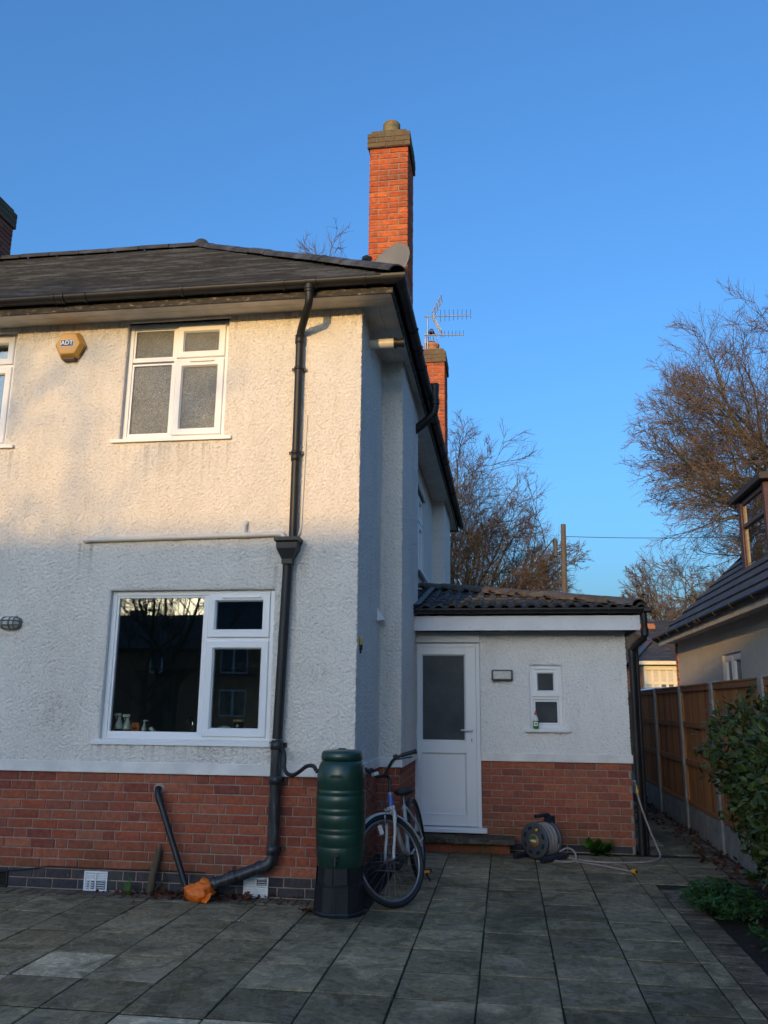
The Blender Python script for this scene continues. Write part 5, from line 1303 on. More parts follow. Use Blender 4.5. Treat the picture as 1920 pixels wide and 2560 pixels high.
# --- moss and tiny weeds living in the slab joints
n_ = 2600; g_ = np.random.default_rng(63)
col_ = g_.integers(-7, 4, n_); onx = g_.random(n_) < .75
xx = np.where(onx, .608+CW*(col_+1)+g_.normal(0, .005, n_), g_.uniform(-2.8, 2.3, n_)); yy = np.where(onx, g_.uniform(-2.9, 2.2, n_), -2.12+RW*g_.integers(-1, 9, n_)+g_.normal(0, .008, n_))
ok_ = (noise_ok := (np.sin(xx*3.1+yy*2.3)+np.sin(yy*5.3-xx*1.7)+g_.normal(0, .5, n_)) > .7) & ~((xx < .2) & (yy > -.25))
P = np.stack([xx, yy, np.full(n_, -.004)], 1)[ok_]; k_ = len(P)
tag(link('joint_moss', leaf_cloud('joint_moss', P, unit(g_.normal(size=(k_, 3))+np.array([0,0,.6])), unit(g_.normal(size=(k_, 3))), g_.uniform(.006, .016, k_), M['weed'], leaf_shape(1, .6, .2, .1))), 'moss and tiny weeds growing in the paving joints', 'moss', kind='stuff')
# ================================================================== water butt
wb = thing('water_butt', 'dark green ribbed plastic water butt on black stand at house corner', 'water butt', (-.030, -.375, 0))
M['butt'] = plain('green_butt_plastic', (.010, .045, .030), .30, var=.25, scale=5, bmp=.06, bscale=25, coat=.2)
M['stand'] = plain('black_stand_plastic', (.012, .014, .018), .42, var=.4, scale=7)
prof = [(.150,.315), (.168,.335), (.176,.40)]
z = .43
for zr in (.475, .565, .605, .70, .745, .835, .875):
    prof += [(.177+.012*math.sin((zr-.35)/.75*3.14), zr-.007), (.1735+.012*math.sin((zr-.35)/.75*3.14), zr), (.177+.012*math.sin((zr-.35)/.75*3.14), zr+.007)]
prof += [(.187,.95), (.182,1.00), (.172,1.045), (.155,1.078), (.140,1.09)]
m = MB(); m.lathe(prof, n=36); m.build('barrel', M['butt'], wb)
m = MB(); m.lathe([(.138,1.082), (.156,1.085), (.159,1.10), (.157,1.135), (.146,1.150), (.10,1.160), (.035,1.164), (.03,1.172), (.0,1.173)], n=36, cap=False); m.build('lid', M['butt'], wb)
m = MB(); m.lathe([(.195,.0), (.197,.02), (.190,.03), (.185,.20), (.186,.215), (.172,.22), (.166,.33), (.150,.335)], n=12, smooth=False); m.build('stand', M['stand'], wb)
for a in range(12):
    if a % 2: continue
    t = 2*math.pi*(a+.5)/12; m = MB(); c_, s_ = math.cos(t), math.sin(t)
    m.add([(c_*.188-s_*.03,s_*.188+c_*.03,.03), (c_*.188+s_*.03,s_*.188-c_*.03,.03), (c_*.172+s_*.025,s_*.172-c_*.025,.325), (c_*.172-s_*.025,s_*.172+c_*.025,.325), (c_*.150,s_*.150,.03), (c_*.145,s_*.145,.325)], [(0,1,2,3), (1,4,5,2), (4,0,3,5)]); m.build('stand_rib', M['stand'], wb)
m = MB(); m.tube([(.005,-.165,.40), (.005,-.215,.40)], .016, 10); m.tube([(.005,-.205,.40), (.005,-.212,.355)], .012, 10); m.box(-.022, .032, -.218, -.208, .418, .432); m.build('tap', M['stand'], wb, 0)
m = MB(); m.tube([(-.170,-.02,1.00), (-.20,-.025,1.00)], .016, 10); m.build('filler_socket', M['stand'], wb)
m = MB(); m.box(-.05, .04, -.190, -.183, .965, .985); m.build('moulded_panel', M['butt'], wb, .003)
hs = MB(); pts = [(-.585,-.10,1.13), (-.555,-.14,1.13), (-.535,-.17,1.08), (-.53,-.19,1.01), (-.50,-.22,.965), (-.44,-.26,.955), (-.38,-.30,.985), (-.31,-.35,1.03), (-.25,-.39,1.035), (-.225,-.398,1.005)]
P = [Vector(p) for p in pts]; fine = []
for i in range(len(P)-1):
    p0, p1, p2, p3 = P[max(i-1,0)], P[i], P[i+1], P[min(i+2,len(P)-1)]
    for k in range(7):
        t = k/7; fine.append(.5*((2*p1)+(p2-p0)*t+(2*p0-5*p1+4*p2-p3)*t*t+(3*p1-p0-3*p2+p3)*t**3))
fine.append(P[-1])
hs.tube(fine, [.0165 if i % 2 else .0145 for i in range(len(fine))], 10)
tag(hs.build('filler_hose', M['black']), 'black ribbed filler hose linking downpipe to green water butt', 'hose')
def spline(pts, n=8):
    P = [Vector(p) for p in pts]; out = []
    for i in range(len(P)-1):
        p0, p1, p2, p3 = P[max(i-1,0)], P[i], P[i+1], P[min(i+2,len(P)-1)]
        for k in range(n):
            t = k/n; out.append(.5*((2*p1)+(p2-p0)*t+(2*p0-5*p1+4*p2-p3)*t*t+(3*p1-p0-3*p2+p3)*t**3))
    return out+[P[-1]]

# ================================================================== bicycle
M['bike_white'] = plain('chipped_white_frame', (.52, .51, .48), .35, var=.12, scale=25)
M['bike_blue'] = plain('blue_frame_paint', (.06, .12, .36), .3, var=.15, scale=12)
M['saddle'] = plain('black_saddle', (.012, .012, .014), .5, var=.3, scale=18, bmp=.3)
M['amber'] = plain('amber_reflector', (.80, .30, .02), .25, var=.05)
M['alu'] = plain('dull_alloy', (.26, .265, .28), .42, .8, var=.12)
rear, frontc = Vector((.455,.93,0)), Vector((.392,-.12,0)); hd = frontc-rear; LEAN = rad(8.5)
bk = thing('bicycle', 'white and blue step-through bicycle leaning at the house wall, front wheel turned', 'bicycle', rear, (0,0,0))
bk.rotation_mode = 'QUATERNION'
bk.rotation_quaternion = (Matrix.Rotation(math.atan2(hd.y, hd.x), 4, 'Z') @ Matrix.Rotation(LEAN, 4, 'X')).to_quaternion()
WB = hd.length; WR = .340
def torus(mb, R, r, n=48, k=10, flat=1.0):
    vs = []
    for i in range(n):
        t = 2*math.pi*i/n
        for j in range(k):
            p = 2*math.pi*j/k; q = R+r*math.cos(p)*flat; vs.append((q*math.cos(t), r*math.sin(p), q*math.sin(t)))
    mb.add(vs, [(i*k+j, i*k+(j+1) % k, ((i+1) % n)*k+(j+1) % k, ((i+1) % n)*k+j) for i in range(n) for j in range(k)], True)
def wheel(parent, loc, rot=None):
    W = link('wheel', None, parent, loc); 
    if rot: W.rotation_euler = rot
    m = MB(); torus(m, WR-.019, .0185); m.build('tyre', M['rubber'], W)
    m = MB(); torus(m, WR-.046, .0105, flat=1.1); m.build('rim', M['alu'], W)
    m = MB()
    for i in range(32):
        t = 2*math.pi*i/32; s_ = 1 if i % 2 else -1; t2 = t+(.45 if (i//2) % 2 else -.45)
        m.tube([(.022*math.cos(t2), s_*.03, .022*math.sin(t2)), ((WR-.052)*math.cos(t), 0, (WR-.052)*math.sin(t))], .0011, 4, cap=False)
    m.build('spokes', M['alu'], W)
    m = MB(); m.lathe([(.007,-.052), (.024,-.032), (.013,-.02), (.013,.02), (.024,.032), (.007,.052)], n=14, axis='Y'); m.build('hub', M['alu'], W)
    return W
wheel(bk, (0,0,WR))
Wr = [o for o in bk.children if o.name.startswith('wheel')][0]
# steering axis through the head tube
st0, st1 = Vector((WB-.135,0,.60)), Vector((WB-.20,0,.80)); ax = (st1-st0).normalized(); STEER = rad(-39)
Rs = Matrix.Translation(st0) @ Matrix.Rotation(STEER, 4, ax) @ Matrix.Translation(-st0)
def steer(o): o.matrix_local = Rs @ o.matrix_local; return o
Wf = wheel(bk, (WB,0,WR)); Wf.matrix_local = Rs @ Matrix.Translation((WB,0,WR))
m = MB(); m.box(-.02, .02, -.006, .006, .195, .265); m.build('spoke_reflector', M['upvc_old'], Wf, .004)
for s_ in (-1, 1):
    m = MB(); m.tube(spline([(WB-.150,s_*.025,.69), (WB-.140,s_*.05,.655), (WB-.085,s_*.053,.52), (WB-.02,s_*.053,.40), (WB,s_*.053,.345)], 5), [.015]*8+[.012]*13, 10); steer(m.build('fork_blade', M['bike_white'], bk))
m = MB(); m.box(WB-.178, WB-.125, -.045, .045, .685, .715); steer(m.build('fork_crown', M['bike_white'], bk, .008))
m = MB(); m.tube([(WB,-.07,WR), (WB,.07,WR)], .008, 8); steer(m.build('axle', M['alu'], bk))
def guard(x, z, a0, a1, mat, steerit):
    m = MB(); n_ = 22; vs = []
    for i in range(n_+1):
        t = rad(a0+(a1-a0)*i/n_)
        for (dy, dr) in ((-.024,-.012), (-.017,.002), (0,.007), (.017,.002), (.024,-.012)): vs.append((x+(WR+.012+dr)*math.cos(t), dy, z+(WR+.012+dr)*math.sin(t)))
    m.add(vs, [(i*5+j, i*5+j+1, i*5+6+j, i*5+5+j) for i in range(n_) for j in range(4)], True); o = m.build('mudguard', mat, bk)
    if steerit: steer(o)
guard(WB, WR, 40, 178, M['bike_white'], True); guard(0, WR, 25, 190, M['stand'], False)
m = MB(); m.tube([(WB-.05,-.04,.665), (WB-.03,-.043,.61), (WB-.045,-.02,.60)], .008, 6); m.tube([(WB-.05,.04,.665), (WB-.03,.043,.61), (WB-.045,.02,.60)], .008, 6); steer(m.build('brake_caliper', M['alu'], bk))
m = MB(); m.tube([tuple(st0+ax*.07), tuple(st1)], .021, 14); m.build('head_tube', M['bike_blue'], bk)
m = MB(); m.tube([tuple(st0+ax*.065), tuple(st0+ax*.08)], .026, 14); m.tube([tuple(st1-ax*.005), tuple(st1+ax*.015)], .025, 14); m.build('headset', M['alu'], bk)
bb = Vector((.44,0,.285)); stp = Vector((.335,0,.665))
m = MB(); m.tube([tuple(bb), tuple(stp)], .017, 12); m.build('seat_tube', M['bike_white'], bk)
m = MB(); m.tube(spline([tuple(st0+ax*.09), (WB-.28,0,.52), (WB-.42,0,.36), tuple(bb)], 5), .019, 12); m.build('down_tube', M['bike_white'], bk)
m = MB(); m.tube(spline([tuple(st0+ax*.16), (WB-.36,0,.60), tuple(stp+(bb-stp)*.35)], 5), .014, 12); m.build('top_tube', M['bike_blue'], bk)
for s_ in (-1, 1):
    m = MB(); m.tube([(stp.x+.008,s_*.018,stp.z-.02), (.10,s_*.055,.47), (0,s_*.062,WR)], .009, 8); m.build('seat_stay', M['bike_white'], bk)
    m = MB(); m.tube([(bb.x,s_*.03,bb.z), (0,s_*.062,WR)], .010, 8); m.build('chain_stay', M['bike_white'], bk)
m = MB(); m.tube([tuple(stp), (.318,0,.755)], .013, 10); m.build('seat_post', M['alu'], bk)
sd = MB(); rows = []      # saddle: broad tail, narrow nose
for (x, w_, zt_, zb_) in ((.19,.055,.775,.74), (.21,.085,.802,.735), (.26,.092,.808,.735), (.33,.060,.795,.745), (.40,.032,.79,.75), (.45,.022,.782,.755), (.465,.008,.772,.76)):
    ring = [(x,w_*c_,(zt_+zb_)/2+(zt_-zb_)/2*s_) for c_, s_ in ((math.cos(t), math.sin(t)) for t in [2*math.pi*k/12 for k in range(12)])]; rows.append(ring)
sd.add([v for r_ in rows for v in r_], [(i*12+j, i*12+(j+1) % 12, i*12+12+(j+1) % 12, i*12+12+j) for i in range(6) for j in range(12)], True); sd.add(rows[0], [tuple(range(12))]); sd.add(rows[-1], [tuple(range(12))[::-1]]); sd.build('saddle', M['saddle'], bk)
# stem and swept bars
top = st1+ax*.15
m = MB(); m.tube(spline([tuple(st1), tuple(st1+ax*.12), tuple(top+Vector((.03,0,.01))), (top.x+.065,0,top.z+.015)], 4), .0145, 12); steer(m.build('stem', M['stand'], bk))
hbx, hbz = top.x+.065, top.z+.015
bar = [(hbx,0,hbz), (hbx+.005,.06,hbz+.01), (hbx+.005,.12,hbz+.05), (hbx-.01,.18,hbz+.085), (hbx-.055,.245,hbz+.095), (hbx-.15,.295,hbz+.09)]
m = MB(); m.tube(spline([(x,-y,z) for x, y, z in bar[:0:-1]]+bar, 5), .0115, 10); steer(m.build('handlebar', M['stand'], bk))
for s_ in (-1, 1):
    m = MB(); m.tube([(hbx-.045,s_*.238,hbz+.095), (hbx-.155,s_*.298,hbz+.09)], [.016,.017], 12); m.tube([(hbx-.152,s_*.296,hbz+.09), (hbx-.158,s_*.299,hbz+.09)], .021, 12); steer(m.build('grip', M['rubber'], bk))
    m = MB(); m.tube([(hbx-.02,s_*.215,hbz+.09), (hbx+.012,s_*.235,hbz+.075), (hbx-.10,s_*.30,hbz+.055)], [.011,.008,.006], 8); m.lathe([(.018,-.012), (.02,0), (.018,.012)], (hbx-.012,s_*.205,hbz+.105), 10); steer(m.build('brake_lever', M['stand'], bk))
    m = MB(); m.tube(spline([(hbx+.012,s_*.232,hbz+.075), (hbx+.10,s_*.14,hbz-.02), (hbx+.09,s_*.05,hbz-.16), (WB-.09,s_*.03,.70), (WB-.05,s_*.03,.66)], 7), .0026, 6, cap=False); steer(m.build('brake_cable', M['rubber'], bk))
m = MB(); m.box(hbx-.02, hbx+.03, -.10, -.055, hbz+.02, hbz+.05); steer(m.build('cycle_computer', M['upvc_old'], bk, .005))
m = MB(); m.lathe([(.0,-.03), (.09,-.03), (.092,-.027), (.09,-.024), (.0,-.024)], tuple(bb), 28, 'Y', cap=False); m.build('chainring', M['alu'], bk)
for s_, da in ((1, -1), (-1, 1)):
    ca = Vector((.06*da*.6,0,.155*da)) ; e_ = bb+Vector((0,s_*.07,0))+ca
    m = MB(); m.bar(bb+Vector((0,s_*.055,0)), e_, .014, .022, (0,1,0)); m.build('crank', M['alu'], bk)
    p_ = MB(); p_.box(e_.x-.032, e_.x+.032, min(e_.y+s_*.01,e_.y+s_*.10), max(e_.y+s_*.01,e_.y+s_*.10), e_.z-.012, e_.z+.012); pe = p_.build('pedal', M['rubber'], bk, .003)
    for q in (-1, 1):
        p_ = MB(); p_.box(e_.x+q*.033-.002, e_.x+q*.033+.002, min(e_.y+s_*.02,e_.y+s_*.09), max(e_.y+s_*.02,e_.y+s_*.09), e_.z-.009, e_.z+.009); p_.build('reflector', M['amber'], pe)
m = MB(); m.tube([(.30,.03,.28), (.24,.12,.02)], .008, 8); m.build('kickstand', M['stand'], bk)

# ================================================================== hose reel, hose and tap
M['reel_grey'] = plain('grey_reel_plastic', (.075, .085, .095), .45, var=.12, scale=12)
M['reel_dark'] = plain('dark_blue_plastic', (.020, .028, .042), .4, var=.2, scale=12)
M['hose'] = plain('buff_garden_hose', (.34, .285, .265), .45, var=.12, scale=20)
M['hose_yel'] = plain('yellow_fitting', (.70, .36, .02), .35, var=.06)
M['green_pl'] = plain('green_emblem', (.03, .16, .06), .4, var=.1)
M['emblem'] = plain('orange_emblem', (.34, .15, .03), .4, var=.2, scale=40)
RC = px(1337, 2104, Y=2.12)
hr = thing('hose_reel', 'grey garden hose reel with buff hose wound on, by brick wall', 'hose reel', (RC.x, RC.y, 0), (0, 0, rad(-41)))
rz_ = RC.z+.012; r_ = .172       # local +y is the drum axis, away from the near disc
def disc(y0, y1, R):
    m = MB(); prof = [(.035,y0), (R-.012,y0), (R,y0+.006), (R,y1), (R-.02,y1), (.035,y1)]
    m.lathe(prof, (0,0,rz_), 40, 'Y'); return m
d0 = disc(-.012, .012, r_).build('near_disc', M['reel_grey'], hr)
for k in range(8):
    t = 2*math.pi*(k+.5)/8; m = MB(); cx_, cz_ = .122*math.cos(t), .122*math.sin(t); tx, tz_ = -math.sin(t), math.cos(t)
    m.add([(cx_+tx*a_*.026+math.cos(t)*b2*.014, -.0135, rz_+cz_+tz_*a_*.026+math.sin(t)*b2*.014) for a_, b2 in ((-1,-.7), (-.6,-1), (.6,-1), (1,-.7), (1,.7), (.6,1), (-.6,1), (-1,.7))], [tuple(range(8))]); m.build('slot', M['rubber'], d0)
m = MB(); m.lathe([(.062,-.016), (.060,-.020), (.0,-.0205)], (0,0,rz_), 28, 'Y', cap=False); m.build('emblem', M['emblem'], d0)
m = MB(); m.add([(.052*math.cos(t), -.0225, rz_+.052*math.sin(t)) for t in [math.pi*(.15+.85*k/10) for k in range(11)]], [tuple(range(11))]); m.build('emblem_crest', M['green_pl'], d0)
m = MB(); m.add([(.040*math.cos(t), -.0232, rz_-.004+.012*math.sin(t)) for t in [2*math.pi*k/14 for k in range(14)]], [tuple(range(14))]); m.build('emblem_band', M['upvc_old'], d0)
m = MB(); m.lathe([(.014,-.012), (.016,-.03), (.012,-.034), (0,-.034)], (.045,0,rz_+.105), 14, 'Y', cap=False); m.build('winding_knob', M['hose_yel'], d0)
disc(.20, .222, r_).build('far_disc', M['reel_grey'], hr)
m = MB(); m.lathe([(.055,.0), (.055,.21)], (0,0,rz_), 24, 'Y'); m.build('drum', M['reel_grey'], hr)
m = MB()
for lay, R_ in ((0,.105), (1,.13), (2,.152)):
    pts = []
    nt_ = 9 if lay < 2 else 6
    for k in range(nt_*26):
        t = 2*math.pi*k/26; pts.append((R_*math.cos(t)+random.uniform(-.001,.001), .030+(.165)*k/(nt_*26)+.006*math.sin(k*.37), rz_+R_*math.sin(t)))
    m.tube(pts, .0085, 7, cap=False)
m.build('wound_hose', M['hose'], hr)
for y in (.25,):
    m = MB(); m.tube([(-.16,y,.03), (0,y,rz_+.02), (.16,y,.03)], .018, 8); m.build('side_frame', M['reel_dark'], hr)
for s_ in (-1, 1):
    m = MB(); m.tube([(s_*.17,-.11,.030), (s_*.17,.29,.030)], .030, 14); m.build('foot', M['reel_dark'], hr)
m = MB(); m.tube([(.0,.25,rz_), (.02,.25,rz_+.20), (.015,.20,rz_+.235), (.0,.02,rz_+.225)], .020, 10); m.box(-.03, .05, .20, .27, rz_+.14, rz_+.22); m.build('carry_handle', M['reel_dark'], hr)
gh = MB()
gh.tube(spline([(2.575,2.575,.615), (2.60,2.54,.50), (2.66,2.52,.30), (2.725,2.50,.12), (2.745,2.42,.03), (2.66,2.24,.012), (2.45,2.10,.012), (2.15,2.04,.012), (1.92,2.12,.014), (1.80,2.20,.02)], 9), .0095, 9)
gh.tube(spline([(1.72,2.02,.10), (1.80,2.06,.13), (1.87,2.08,.09), (1.87,2.03,.02), (1.78,1.99,.012), (1.66,2.05,.012), (1.45,2.2,.015)], 9), .0095, 9)
gh.tube(spline([(1.84,2.06,.012), (2.02,1.93,.012), (2.2,1.76,.012), (2.36,1.585,.016)], 8), .0095, 9)
GH = gh.build('garden_hose', M['hose']); tag(GH, 'buff garden hose trailing over slabs from wall tap to reel', 'hose')
m = MB(); m.tube([(2.575,2.575,.62), (2.573,2.578,.665)], .017, 12); m.build('tap_connector', M['hose_yel'], GH)
m = MB(); m.tube([(2.355,1.59,.018), (2.385,1.555,.022)], .020, 12); m.build('hose_connector', M['hose_yel'], GH)
m = MB(); m.tube([(2.384,1.556,.022), (2.387,1.552,.022)], .013, 12); m.build('connector_bore', M['rubber'], GH)
tp_ = thing('garden_tap', 'small brass garden tap on annexe corner feeding the hose', 'tap', (2.573, 2.60, .70)); M['brass'] = plain('dull_brass', (.42, .34, .18), .35, .8, var=.2)
m = MB(); m.tube([(-.035,.04,.0), (-.005,-.01,.0), (.0,-.022,-.012), (.0,-.022,-.035)], .010, 10); m.tube([(-.004,-.008,.0), (-.004,-.008,.035)], .008, 8); m.build('spout', M['brass'], tp_)
m = MB(); m.tube([(-.03,-.008,.036), (.022,-.008,.042)], .006, 8); m.build('handle', M['steel'], tp_)

# ================================================================== satellite dish and aerials
DC = px(971, 664, Y=.98); az, el = rad(30), rad(18)
nrm = Vector((-math.sin(az)*math.cos(el), -math.cos(az)*math.cos(el), math.sin(el)))
sdh = thing('satellite_dish', 'grey oval satellite dish perched above gutter beside brick chimney', 'satellite dish', DC)
sdh.rotation_mode = 'QUATERNION'; sdh.rotation_quaternion = nrm.to_track_quat('Z', 'Y')
M['dish'] = plain('grey_dish_mesh', (.20, .195, .18), .55, var=.06, scale=8)
DRd = .285
m = MB(); m.lathe([(.0,-.045), (.06,-.043), (.12,-.034), (.18,-.020), (.25,-.006), (DRd,.002), (DRd+.004,-.002), (DRd,-.010), (.18,-.032), (.10,-.05), (0,-.058)], n=44, cap=False)
for i, v in enumerate(m.v): m.v[i] = (v[0]*.93, v[1]*1.06, v[2])
m.build('reflector', M['dish'], sdh)
m = MB(); m.tube([(0,-.27,-.03), (-.01,-.27,.02), (-.03,-.16,.28)], .011, 8); m.build('arm', M['steel'], sdh)
m = MB(); m.tube([(-.03,-.16,.26), (-.03,-.11,.25)], .026, 12); m.box(-.065, .005, -.20, -.14, .245, .33); m.build('receiver', M['stand'], sdh, .008)
for q in ((-.03,-.02), (.05,.0), (.02,-.06), (-.06,.05)):
    m = MB(); m.lathe([(.006,0), (.005,.003)], (q[0],q[1],-.043), 8); m.build('bolt', M['steel'], sdh)
m = MB(); m.box(-.04, .04, -.05, .05, -.10, -.052); m.tube([(0,0,-.09), (0,-.05,-.25), (0,-.10,-.44)], .018, 8); m.build('mount', M['steel'], sdh)
def yagi(label, mast_x, yb, z, x0, x1, n, el_len, reflector):
    Y_ = thing('tv_aerial', label, 'aerial', (mast_x, yb, z), group='aerials on the far chimney')
    m = MB(); m.tube([(x0-mast_x,0,0), (x1-mast_x,0,-.03)], .011, 8); m.build('boom', M['alu'], Y_)
    for k in range(n):
        x = x0+.32+(x1-x0-.33)*k/(n-1); l = el_len*(1.25-.35*k/n); m = MB(); m.tube([(x-mast_x,0,-l/2), (x-mast_x,0,l/2)], .0045, 6); m.build('element', M['black'], Y_)
    if reflector:
        for s_ in (1, -1):
            R_ = MB()
            for k in range(6): yy = -.16+.064*k; R_.tube([(x0+.17-mast_x,yy,s_*.02), (x0+.34-mast_x,yy,s_*.36)], .005, 5)
            for k in range(5): t = k/4; R_.tube([(x0+.17+.17*t-mast_x,-.17,s_*(.02+.34*t)), (x0+.17+.17*t-mast_x,.17,s_*(.02+.34*t))], .005, 5)
            R_.build('reflector', M['steel'], Y_)
    m = MB(); m.tube([(0,.02,.03), (0,.02,-.75 if reflector else -.35)], .014, 8); m.build('mast', M['steel'], Y_); return Y_
yagi('larger television aerial with grid reflector above the far chimney pot', -.09, 7.68, 8.72, -.16, .74, 8, .20, True)
yagi('smaller television aerial with short boom beside the far chimney pot', -.13, 7.62, 8.31, -.15, .60, 7, .11, False)
cg = thing('chimney_cowl', 'wire guard cage with red cap over the clay chimney pot', 'cowl', (-.03, 7.85, 8.20))
for k in range(10):
    t = 2*math.pi*k/10; m = MB(); m.tube(spline([(.16*math.cos(t),.16*math.sin(t),-.08), (.13*math.cos(t),.13*math.sin(t),.12), (.05*math.cos(t),.05*math.sin(t),.30), (0,0,.34)], 4), .005, 5); m.build('wire', M['steel'], cg)
m = MB(); m.lathe([(.0,.0), (.08,.01), (.085,.03), (.05,.05), (0,.055)], (0,0,.02), 16, cap=False); m.lathe([(.0,.0), (.06,.01), (.06,.03), (0,.045)], (0,0,.24), 16, cap=False); m.build('cap', M['maroon'], cg)

# ================================================================== alarm box, lamps and little wall things
M['gold'] = plain('faded_orange_plastic', (.62, .34, .075), .4, var=.06, scale=10); M['blue_lbl'] = plain('navy_label', (.018, .045, .20), .4, var=.05); M['brown_pl'] = plain('dark_base_plastic', (.10, .055, .03), .5, var=.1)
al = thing('alarm_box', 'orange hexagonal burglar alarm box with blue lettered badge', 'alarm box', (-2.80, -.012, 4.80))
hexo = [(-.150,.0), (-.085,.125), (.085,.125), (.150,.0), (.085,-.125), (-.085,-.125)]
m = MB(); sc_ = .80; dpt = -.095
vs = [(x,0,z) for x, z in hexo]+[(x,-.05,z) for x, z in hexo]+[(x*sc_,dpt,z*sc_) for x, z in hexo]
m.add(vs, [(i, (i+1) % 6, 6+(i+1) % 6, 6+i) for i in range(6)]+[(6+i, 6+(i+1) % 6, 12+(i+1) % 6, 12+i) for i in range(6)]+[tuple(range(12, 18))]); m.build('cover', M['gold'], al, .006, 2)
m = MB(); m.prism([(-.070,-.127), (.070,-.127), (.062,-.150), (-.062,-.150)], 'Y', -.07, -.002); m.build('sounder_base', M['brown_pl'], al, .004)
for k in range(6):
    t = .15+.12*k; x0_, z0_ = .150+(.085-.150)*t, -.125*t; m = MB(); m.box(x0_-.004, x0_+.004, -.046, -.008, z0_-.006, z0_+.002); m.build('louvre', M['brown_pl'], al)
m = MB(); m.box(-.072, .060, dpt-.003, dpt-.0005, -.030, .042); bd_ = m.build('badge', M['upvc'], al); m = MB(); m.box(-.068, .056, dpt-.0045, dpt-.0032, -.026, .038); m.build('badge_field', M['blue_lbl'], bd_)
def text(s, size, parent, loc, rot, mat, name='lettering', ext=.0006, align='CENTER'):
    c = bpy.data.curves.new(name, 'FONT'); c.body = s; c.size = size; c.align_x = align; c.align_y = 'CENTER'; c.extrude = ext; c.offset = size*.02
    o = bpy.data.objects.new(name, c); COL.objects.link(o); dg = bpy.context.evaluated_depsgraph_get(); me = bpy.data.meshes.new_from_object(o.evaluated_get(dg))
    bpy.data.objects.remove(o); me.materials.clear(); me.materials.append(mat); return link(name, me, parent, loc, rot)
text('ADT', .060, bd_, (-.006, dpt-.006, .006), (rad(90), 0, 0), M['upvc'], 'lettering')
def oval(n, a, b2): return [(a*math.copysign(abs(math.cos(t))**.7, math.cos(t)), b2*math.copysign(abs(math.sin(t))**.7, math.sin(t))) for t in [2*math.pi*k/n for k in range(n)]]
bl = thing('bulkhead_light', 'old oval grey caged bulkhead lamp on shaded white wall', 'wall lamp', (-3.115, -.012, 2.175)); M['old_alu'] = plain('dull_cast_alloy', (.20, .19, .18), .5, .3, var=.15)
M['lamp_glass'] = plain('frosted_lamp_glass', (.66, .64, .58), .25, var=.15, scale=20)
m = MB(); ov = oval(28, .105, .060); rows = [[(x*k,y,z*k) for x, z in ov] for k, y in ((1.0,0), (1.0,-.03), (.9,-.04))]
m.add([v for r2 in rows for v in r2], [(i*28+j, i*28+(j+1) % 28, i*28+28+(j+1) % 28, i*28+28+j) for i in range(2) for j in range(28)]+[tuple(range(56, 84))], False); m.build('body', M['old_alu'], bl)
m = MB(); rows = [[(x*k,y,z*k) for x, z in ov] for k, y in ((.86,-.038), (.78,-.065), (.5,-.082), (.05,-.088))]; m.add([v for r2 in rows for v in r2], [(i*28+j, i*28+(j+1) % 28, i*28+28+(j+1) % 28, i*28+28+j) for i in range(3) for j in range(28)], True); m.build('diffuser', M['lamp_glass'], bl)
for dz_ in (-.02, .02):
    m = MB(); m.tube(spline([(-.10,-.035,dz_*.8), (-.07,-.085,dz_), (0,-.098,dz_), (.07,-.085,dz_), (.10,-.035,dz_*.8)], 4), .006, 6); m.build('cage_bar', M['old_alu'], bl)
for dx_ in (-.045, .02, .065):
    m = MB(); m.tube(spline([(dx_,-.035,-.056), (dx_,-.08,-.04), (dx_,-.097,0), (dx_,-.08,.04), (dx_,-.035,.056)], 4), .006, 6); m.build('cage_bar', M['old_alu'], bl)
al2 = thing('wall_light', 'rectangular outdoor wall lamp with ribbed glass beside white door', 'wall lamp', (1.192, YA-.012, 1.832))
m = MB(); m.box(-.118, .118, -.06, 0, -.062, .062); m.build('body', M['reel_grey'], al2, .018, 3)
m = MB(); m.box(-.098, .098, -.083, -.056, -.044, .044); dg_ = m.build('diffuser', M['lamp_glass'], al2, .012, 2)
for k in range(9): m = MB(); z_ = -.036+.009*k; m.box(-.085, .085, -.086, -.0828, z_-.002, z_+.002); m.build('rib', M['lamp_glass'], dg_)
yf_ = thing('hose_nozzle', 'small yellow and black hose fitting hung on house corner', 'hose fitting', (.012, .085, 1.985))
m = MB(); m.tube([(.012,0,.005), (.012,0,.07)], [.014,.012], 10); m.build('sleeve', M['hose_yel'], yf_); m = MB(); m.tube([(.012,0,.008), (.012,0,-.035)], [.017,.015], 10); m.tube([(.012,0,-.03), (.012,.0,-.065)], [.010,.007], 8); m.build('nose', M['rubber'], yf_)
# leaning waste pipe stub and the orange bag
lp = thing('waste_pipe_stub', 'dark grey plastic pipe leaning out of brick base', 'pipe', (-1.64, .0, .80))
m = MB(); m.tube([(0,.02,.0), (.0,-.035,.005), (.012,-.062,-.02), (.03,-.07,-.06), (.355,-.15,-.76)], .024, 12); m.build('pipe', M['stand'], lp)
m = MB(); m.tube([(.026,-.069,-.05), (.050,-.076,-.105)], .029, 12); m.build('elbow_socket', M['stand'], lp)
m = MB(); m.lathe([(.05,.0), (.045,-.006), (0,-.007)], (.0,.0,.0), 14, 'Y', cap=False); m.build('mortar_patch', M['mortar'], lp)
bm = bmesh.new(); bmesh.ops.create_icosphere(bm, subdivisions=4, radius=1)
from mathutils import noise as mn
for v in bm.verts:
    p = v.co.copy(); n1 = mn.noise(p*1.6); n2 = abs(mn.noise(p*3.7+Vector((3,1,2)))); n3 = abs(mn.noise(p*8+Vector((5,0,1))))
    k = 1+.34*n1-.34*n2-.05*n3; v.co = Vector((p.x*.135*k+.02*p.z, p.y*.085*k, p.z*.080*k+.062)); v.co.z = max(v.co.z, .004)
